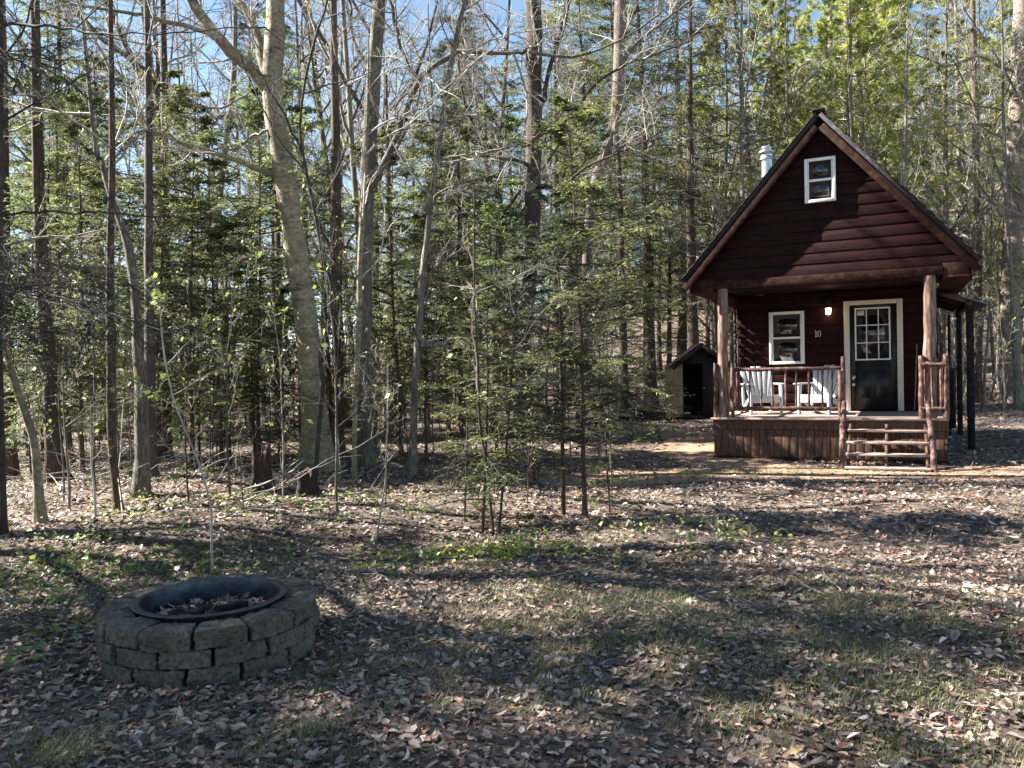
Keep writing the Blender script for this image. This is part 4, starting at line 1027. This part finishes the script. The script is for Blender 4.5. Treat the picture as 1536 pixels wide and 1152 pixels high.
traced('tall_tree', 'tall straight grey tree with a long arching branch, next right of the beech', 'tree', (548,700),
       [(548,700,26),(548,640,24),(548,560,23),(547,480,23),(547,400,23),(549,320,23),(553,240,23),(558,160,23),(563,80,22),(569,0,20),(575,-120,17)],
       [([(552,292,12),(560,275,11),(575,245,11),(590,215,10),(602,190,10),(606,170,10),(618,140,9),(632,115,9),(655,97,9),(680,80,8),(715,78,7),(760,80,6),(800,78,5),(860,85,4),(930,60,3),(990,20,3)], 0, -1.6),
        ([(625,118,8),(612,95,8),(600,70,7),(592,30,7),(583,-5,6),(575,-50,5)], -.4, -.2),
        ([(588,185,6),(610,182,5),(640,182,5),(680,185,3)], -.3, -.8)], 'grey', n2=8, extra=5)
traced('slim_pale_tree', 'slim chalky white stem in front of the tall straight grey tree', 'tree', (531,722),
       [(531,722,9),(532,660,8),(533,614,8),(536,540,9),(539,470,9),(540,400,8),(543,340,8),(545,290,6),(550,240,5)], [([(533,600,4),(560,570,3),(590,540,3)],0,-.2)], 'beech', n2=5, extra=1.5, flare=1.2)
traced('slim_grey_tree', 'slim grey curving tree leaning right, third from the beech', 'tree', (618,712),
       [(618,712,15),(620,650,12),(622,600,12),(625,540,12),(630,470,11),(633,420,11),(640,360,10),(646,300,10),(655,235,9),(664,180,8),(676,100,8),(690,30,7),(700,-30,6)],
       [([(624,515,6),(640,520,5),(655,519,4),(672,515,3)],0,-.2), ([(644,310,5),(660,290,4),(690,275,3),(730,262,2)],0,-.6), ([(655,238,4),(700,232,4),(760,222,3),(840,210,2)],0,-.8), ([(628,480,3),(640,440,3),(655,400,3),(700,370,2)],0,.5)], 'grey', n2=10, extra=2.5, flare=1.3)
traced('tall_tree', 'tall dark rough-barked tree in the middle, with a brown lower trunk', 'tree', (781,655),
       [(781,655,24),(783,600,22),(786,540,22),(790,470,22),(795,410,22),(798,340,24),(799,270,25),(801,200,26),(800,120,26),(801,50,26),(800,0,25),(800,-120,20)],
       [([(803,180,9),(815,150,8),(822,110,7),(835,70,7),(848,30,7),(856,-20,6)],0,-.4), ([(800,300,6),(830,290,5),(880,250,4),(940,225,3),(1010,190,2)],0,-1.5), ([(798,250,6),(770,240,5),(720,235,4),(660,250,3)],0,-1.2),
        ([(800,75,7),(770,78,7),(730,80,6),(690,78,5)],0,-.5), ([(800,210,5),(850,180,5),(900,120,4),(960,90,3),(1040,60,2)],0,-1), ([(795,400,5),(830,395,4),(860,410,3),(900,440,2)],0,-.8)], 'brown', n2=11, extra=4)
traced('crooked_tree', 'tall grey tree with a bend and reddish bark, between the middle tree and cabin', 'tree', (872,650),
       [(872,650,14),(876,560,14),(878,480,14),(880,400,14),(884,330,14),(892,280,15),(906,235,16),(920,195,17),(927,140,18),(929,80,18),(931,0,18),(933,-120,14)], [([(927,100,6),(960,60,5),(1010,20,4),(1050,-10,3)],0,-.8), ([(905,240,5),(940,215,4),(990,180,3)],0,-.6)], 'pinebark', n2=9, extra=4)
# left trunks
LT = [('leaning_tree', 'pale orange-grey trunk bending left, nearest on the left edge', (62,784), [(62,784,17),(58,740,14),(55,700,13),(50,660,12),(38,620,12),(24,580,11),(14,545,10),(8,510,9),(4,450,8),(2,380,7)], 'beech', 1),
      ('tree', 'reddish brown trunk standing at the left edge behind the bending pale one', (12,722), [(12,722,26),(12,640,22),(11,560,20),(9,480,19),(6,380,18),(4,200,17),(0,0,15)], 'brown', 4),
      ('tree', 'stout red-brown trunk with flared roots, second large one from the left', (88,722), [(88,722,30),(82,680,25),(78,620,23),(73,540,22),(66,460,20),(62,380,19),(58,280,17),(55,150,15),(52,0,13)], 'brown', 4),
      ('tree', 'slim brown trunk with a bare foot, in front of the dark pair', (180,766), [(180,766,11),(174,730,12),(169,680,13),(167,620,14),(167,560,14),(166,500,14),(165,440,12),(166,340,11),(168,200,9)], 'brown', 3),
      ('tree', 'mossy double trunk twisting up, left of the dark straight trunk', (213,742), [(213,742,22),(214,690,22),(213,640,22),(212,580,20),(206,520,16),(204,450,15),(192,370,13),(180,330,11),(165,290,9),(152,240,8),(140,190,7)], 'grey', 3),
      ('tree', 'dark straight trunk right beside the mossy double trunk', (226,716), [(226,716,18),(226,650,17),(225,560,16),(224,460,14),(223,380,13),(223,250,12),(222,100,10)], 'darktwig', 4),
      ('tree', 'dark straight trunk standing alone between the mossy trunk and the beech', (250,690), [(250,690,14),(250,620,14),(250,540,13),(250,440,13),(249,360,12),(247,240,11),(246,100,10)], 'brown', 4),
      ('tree', 'thin grey trunk leaning left low down, behind the stout red-brown trunk', (112,704), [(112,704,10),(104,670,10),(96,630,10),(90,560,9),(88,480,8),(88,380,7)], 'grey', 3),
      ('tree', 'brown trunk half hidden behind the beech, on its right', (507,688), [(507,688,20),(507,600,18),(506,500,17),(505,400,16),(504,300,15),(503,180,14),(500,60,12),(499,-60,10)], 'brown', 4),
      ('tree', 'short dark trunk in shade between the tall grey tree and the slim one', (590,655), [(590,655,14),(589,600,13),(588,540,12),(587,470,11),(585,380,10)], 'brown', 4),
      ('tree', 'brown trunk behind the broken stump', (418,662), [(418,662,14),(418,620,13),(418,560,12),(418,480,11),(417,380,9),(414,250,8)], 'brown', 4),
      ('tree', 'slanting grey pole tree in front of the sky, left of the beech', (322,640), [(322,640,8),(322,560,9),(322,460,10),(325,360,10),(333,260,10),(345,170,9),(352,80,8)], 'grey', 4)]
for nm, lb, base, tr, mt, ex in LT:
    traced(nm, lb, 'tree', base, tr, (), mt, n2=5, extra=ex, fine=.003)
# left-edge dark near tree
traced('tree', 'dark trunk cut off by the left edge of the photo, nearest of all', 'tree', (6,800), [(6,800,10),(4,700,9),(1,600,9),(-2,450,10),(-4,300,16),(-6,150,20),(-8,0,22)],
       [([(0,40,6),(40,36,5),(90,40,4),(150,50,3),(250,48,2),(400,40,2)],0,-1.0), ([(-2,320,4),(100,318,3),(200,322,2),(330,332,2)],0,-.5)], 'darktwig', n2=6, extra=2, dark=True)
# right edge
traced('pine_tree', 'stout pine at the right edge with poles leaning round its foot', 'pine', (1514,604),
       [(1514,604,34),(1514,560,30),(1515,500,29),(1517,420,28),(1520,330,27),(1523,240,26),(1527,150,25),(1531,60,24),(1535,-60,20)], [([(1535,190,6),(1500,190,6),(1460,185,5),(1420,190,4),(1370,195,3),(1310,208,2)],0,-2), ([(1533,110,6),(1500,100,5),(1470,85,4),(1420,100,3)],0,-2)], 'pinebark', n2=9, extra=4, fine=.005)
g = gp(1514, 604); n = 9; labs = 'bare pole leaning on the foot of the stout pine at the right edge'
for i in range(n):
    a = i*2*math.pi/n + .3; rr = rng.uniform(.75, 1.05); p0 = g + [rr*math.cos(a), rr*math.sin(a)*.8-.1, .0]; p1 = g + [.30*math.cos(a), .28*math.sin(a), rng.uniform(1.7, 2.1)]
    mb = MB(); log(mb, p0-[0,0,.05] + [0,0,.02], p1, rng.uniform(.02, .035), .018, .02, 6, 7); tag(mb.build('leaning_pole', M['twig'], smooth=True), labs, 'pole', 'poles leaning round the pine')
for (px, py, w, lb, mt) in ((1466,604,12,'slim brown trunk just left of the stout right-hand pine','brown'),(1440,590,7,'thin grey trunk seen between the side roof and the slim brown trunk','grey')):
    traced('tree', lb, 'tree', (px, py), [(px,py,w),(px+1,py-100,w),(px+1,py-220,w*.95),(px-2,py-380,w*.85),(px-6,py-560,w*.7)], (), mt, n2=6, extra=3, fine=.005)
for (px, lb, w, Y) in ((1250,'pale straight pine trunk rising behind the cabin ridge, left of a pair',11,33),(1281,'brightly lit straight pine trunk rising behind the cabin ridge, right of a pair',14,31)):
    z = 0; X = xat(px, Y); o = empty('pine_tree', (X, Y, float(hgt(X, Y))), 0, lb, 'pine')
    H = 24; P, R = stem_mb(H, w/F*Y/2*1.15, 0, .004, 16, 10, 1.3); tm = MB(); R[:, :] = np.maximum(R, R[0, 1]*np.linspace(1, .35, 17)); tubes(tm, P, R, 10, rough=.02); tm.build('trunk', M['pinebark'], o, smooth=True)
    c = bpy.data.objects.new('crown', PINE[0][1]); COL.objects.link(c); c.parent = o; c.scale = (1.1, 1.1, 1.0); taken.append((X, Y))

# near hemlock saplings, centre
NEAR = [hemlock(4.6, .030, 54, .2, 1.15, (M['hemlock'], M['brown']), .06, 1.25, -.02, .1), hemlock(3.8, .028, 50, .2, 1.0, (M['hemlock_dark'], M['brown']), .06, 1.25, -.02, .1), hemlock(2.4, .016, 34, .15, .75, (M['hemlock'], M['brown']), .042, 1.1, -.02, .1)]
for (px, py, i, s, lb) in ((878,777,0,1.0,'young hemlock with the tallest stem of the cluster, at the clearing edge'),(845,772,1,1.0,'dark green young hemlock just left of the tallest in the cluster'),
        (724,800,2,1.15,'thin young hemlock with open sprays, left in the cluster'),(802,722,1,.95,'young hemlock behind the gap in the middle of the cluster'),(697,782,2,.95,'shortest thin hemlock sapling, leftmost of the cluster'),
        (640,690,0,1.0,'young hemlock with pale sprays right of the slim curving tree'),(745,690,0,1.1,'young hemlock behind the thin forked stems'),(345,700,0,.9,'airy young hemlock left of the beech, over sunlit ground'),(300,690,0,1.0,'airy young hemlock in front of the lone dark trunk'),(915,770,2,.75,'low hemlock sapling at the right end of the cluster')):
    g = gp(px, py); place(NEAR[i], 'young_hemlock', g[0], g[1], s, lb, 'hemlock', None); taken.append((g[0], g[1]))
for (px, Y, i, s) in ((120,12.5,0,1.3),(165,14.0,0,1.5),(285,13.2,0,1.4),(330,12.6,0,1.2),(385,14.6,0,1.5),(415,13.4,2,1.3),(235,15.5,0,1.7),(60,14.5,0,1.6),(600,15,0,1.4),(690,20,0,1.9),(740,20.5,0,1.9),(640,19,0,1.7),(450,17,0,1.8)):
    place(NEAR[i], 'young_hemlock', xat(px, Y), Y, s, *LG['und'][1:]); taken.append((xat(px, Y), Y))
for (pts, lb, w) in (([(741,804),(730,700),(720,640),(717,560),(713,480),(711,400),(712,330)],'thin dark leafless stem rising high in front of the hemlock cluster',5), ([(747,800),(757,700),(764,620),(768,560),(772,500),(774,450)],'thin pale stem leaning right from the foot of the dark leafless stem',4),
                     ([(563,808),(572,760),(578,720),(580,660),(582,600)],'thin whitish whip of a sapling in front of the tall grey tree',3), ([(318,862),(317,800),(316,760),(300,700),(280,650),(258,590),(245,520)],'thin forked stem just behind the fire pit',4),
                     ([(143,775),(142,740),(138,700),(137,650)],'thin pale stick of a sapling between the left trunks',4)):
    traced('sapling', lb, 'sapling', pts[0], [(a, b_, w*(1-.5*i/len(pts))) for i, (a, b_) in enumerate(pts)], (), 'brown' if 'dark' in lb else 'twig', n2=5, extra=.3, leaf=160 if 'fire' in lb else 30, fine=.0014, flare=1.1)

# low hemlock bough reaching in from the left edge
def bough(label, px0, py0, px1, py1, Y0, Y1, nb=9, s=1.0, root=None):
    a = at(px0, py0, Y0); b_ = at(px1, py1, Y1)
    P = spline([a, (a+b_)/2 + [0,0,.10], b_], 12)[None]; R = np.linspace(.022, .006, 12)[None]
    P = P - np.array(root.location)
    tm = MB(); tubes(tm, P, R, 6); o = tm.build('branch', M['darktwig'], root, smooth=True)
    cm = MB(); L = np.array([np.linalg.norm(b_-a)]); p, d, l, rr = kids(P, R, L, 26, .05, .9, .38*s, .4, flat=.8); P2, R2 = grow(p, d, l, rr, 6, .08, -.03); tubes(cm, P2, R2, 3, mi=1)
    p, d, l, rr = kids(P2, R2, l, 12, .1, .8, .45, .5, flat=.8); P3, R3 = grow(p, d, l+.04, np.maximum(rr, .0015), 4, .1, -.03); tubes(cm, P3, R3, 3, mi=1)
    n = len(P3); q = 16; tt = rng.random((n, q)); f = tt*4; i = np.clip(f.astype(int), 0, 3); w = (f-i)[..., None]; r_ = np.arange(n)[:, None]; A = P3[r_, i]; B = P3[r_, i+1]; p = A*(1-w)+B*w; T = norm(B-A)
    nr = norm(rng.normal(0, .3, (n, q, 3)) + [0,0,1.]); D = norm(T*.8 + np.cross(T, nr)*np.where(rng.random((n, q, 1)) < .5, 1, -1)*.9); Lf = .04*rng.uniform(.5, 1.3, (n, q))
    fronds(cm, p.reshape(-1,3), D.reshape(-1,3), nr.reshape(-1,3), Lf.ravel(), Lf.ravel()*.3, rng.random(n*q)*.5)
    cm.build('needles', [M['hemlock_dark'], M['darktwig']], o, attr='v')

# a hemlock just outside the left edge carries the dark boughs that reach in
g = np.array([-6.6, 8.6]); 
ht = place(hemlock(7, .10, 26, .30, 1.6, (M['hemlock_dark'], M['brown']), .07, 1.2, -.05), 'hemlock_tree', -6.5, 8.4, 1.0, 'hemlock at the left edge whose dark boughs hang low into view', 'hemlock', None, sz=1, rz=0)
for (a0, b0, a1, b1, Y0, Y1) in ((-155,400,255,500,8.4,7.2),(-155,430,140,470,8.4,6.6),(-155,380,190,420,8.4,8.8),(-155,470,90,545,8.4,6.8),(-155,60,110,110,8.4,7.2)):
    bough('', a0, b0, a1, b1, Y0, Y1, root=ht)

# scattered woody saplings with spring leaves
band('sap', 34, -40, 620, 8.5, 17, .6, 1.2, .5)
band('sap', 10, 620, 1000, 9, 20, .6, 1.1, .5)
band('sap', 70, 0, 1040, 13, 30, .8, 1.7, .5)
SETS['low'] = NEAR; LG['low'] = LG['und']; band('low', 30, -20, 640, 13, 22, .9, 1.5, .8)
band('sap', 24, 1400, 1640, 20, 34, 1, 2.0, .6)

# stumps
def stump(px, py, h, r, label, jag=.5):
    g = gp(px, py); o = empty('tree_stump', tuple(g), 0, label, 'stump'); mb = MB(); s = 18; k = 10; a = np.arange(s)*2*np.pi/s; ring = []
    top = h*(1 - jag*np.abs(rng.normal(0, .5, s)).clip(0, .9)); lob = 1 + .16*np.sin(3*a+1) + .1*np.sin(5*a)
    for i in range(k):
        u = i/(k-1); rr = r*(1 + .9*math.exp(-u*5))*lob*(1-.12*u)*(1+rng.normal(0, .03, s)); ring.append(np.stack([rr*np.cos(a), rr*np.sin(a), -.06 + (top+.06)*u], -1))
    for i in range(3):
        u = 1-i*.35; ring.append(np.stack([r*.78*u*np.cos(a)*lob*.8, r*.78*u*np.sin(a)*lob*.8, top*.75-.04*i + rng.normal(0, .015, s)], -1))
    V = np.concatenate(ring); K = len(ring); idx = np.arange(K*s).reshape(K, s); nx = np.roll(idx, -1, 1); mb.add(V, np.stack([idx[:-1], nx[:-1], nx[1:], idx[1:]], -1).reshape(-1, 4)); mb.build('stump_wood', M['stump'], o, smooth=True)
stump(392, 738, .66, .125, 'taller jagged rotten brown stump with a splintered top', .7)
stump(460, 745, .38, .12, 'shorter blackened stump beside the taller jagged one', .4)
# moss caps etc. come from the bark noise

# ------------------------------------------------------------------ world, sun, camera
SAZ, SEL = rad(76), rad(39)     # azimuth to the left of the view direction, elevation
sd = Vector((-math.sin(SAZ)*math.cos(SEL), math.cos(SAZ)*math.cos(SEL), math.sin(SEL)))
w = bpy.data.worlds.new('World'); scn.world = w; w.use_nodes = True; nt = w.node_tree
sky = nt.nodes.new('ShaderNodeTexSky'); sky.sky_type = 'NISHITA'; sky.sun_disc = False; sky.sun_elevation = SEL; sky.sun_rotation = -SAZ
sky.air_density = .8; sky.dust_density = .1; sky.ozone_density = 1.0; sky.altitude = 300
bg = nt.nodes['Background']; bg.inputs['Strength'].default_value = .05; tint = nt.nodes.new('ShaderNodeMix'); tint.data_type = 'RGBA'; tint.blend_type = 'MULTIPLY'; tint.inputs[0].default_value = 1; tint.inputs[7].default_value = (1.09, 1.075, .95, 1)
nt.links.new(sky.outputs[0], tint.inputs[6]); nt.links.new(tint.outputs[2], bg.inputs[0])
L = bpy.data.lights.new('sun', 'SUN'); L.energy = 5; L.angle = rad(.5); L.color = (1, .95, .87)
so = bpy.data.objects.new('sun', L); COL.objects.link(so); so.rotation_euler = sd.to_track_quat('Z', 'Y').to_euler()
cam = bpy.data.cameras.new('camera'); co = bpy.data.objects.new('camera', cam); COL.objects.link(co); scn.camera = co
cam.sensor_width = 36; cam.lens = F/1536*36; cam.clip_end = 2000; cam.clip_start = .05
fwd = Vector((0, math.cos(PI_), -math.sin(PI_))); up0 = Vector((0, math.sin(PI_), math.cos(PI_))); rt0 = Vector((1, 0, 0))
rt = rt0*math.cos(RO) - up0*math.sin(RO); up = rt0*math.sin(RO) + up0*math.cos(RO)
m4 = Matrix((( rt.x, up.x, -fwd.x, 0), (rt.y, up.y, -fwd.y, 0), (rt.z, up.z, -fwd.z, CAMZ), (0,0,0,1)))
co.matrix_world = m4
scn.view_settings.view_transform = 'Standard'; scn.view_settings.look = 'None'; scn.view_settings.exposure = 2.55; scn.view_settings.gamma = 1
scn.render.engine = 'CYCLES'; cy = scn.cycles
cy.max_bounces = 4; cy.diffuse_bounces = 2; cy.glossy_bounces = 3; cy.transmission_bounces = 3; cy.transparent_max_bounces = 4; cy.sample_clamp_indirect = 6
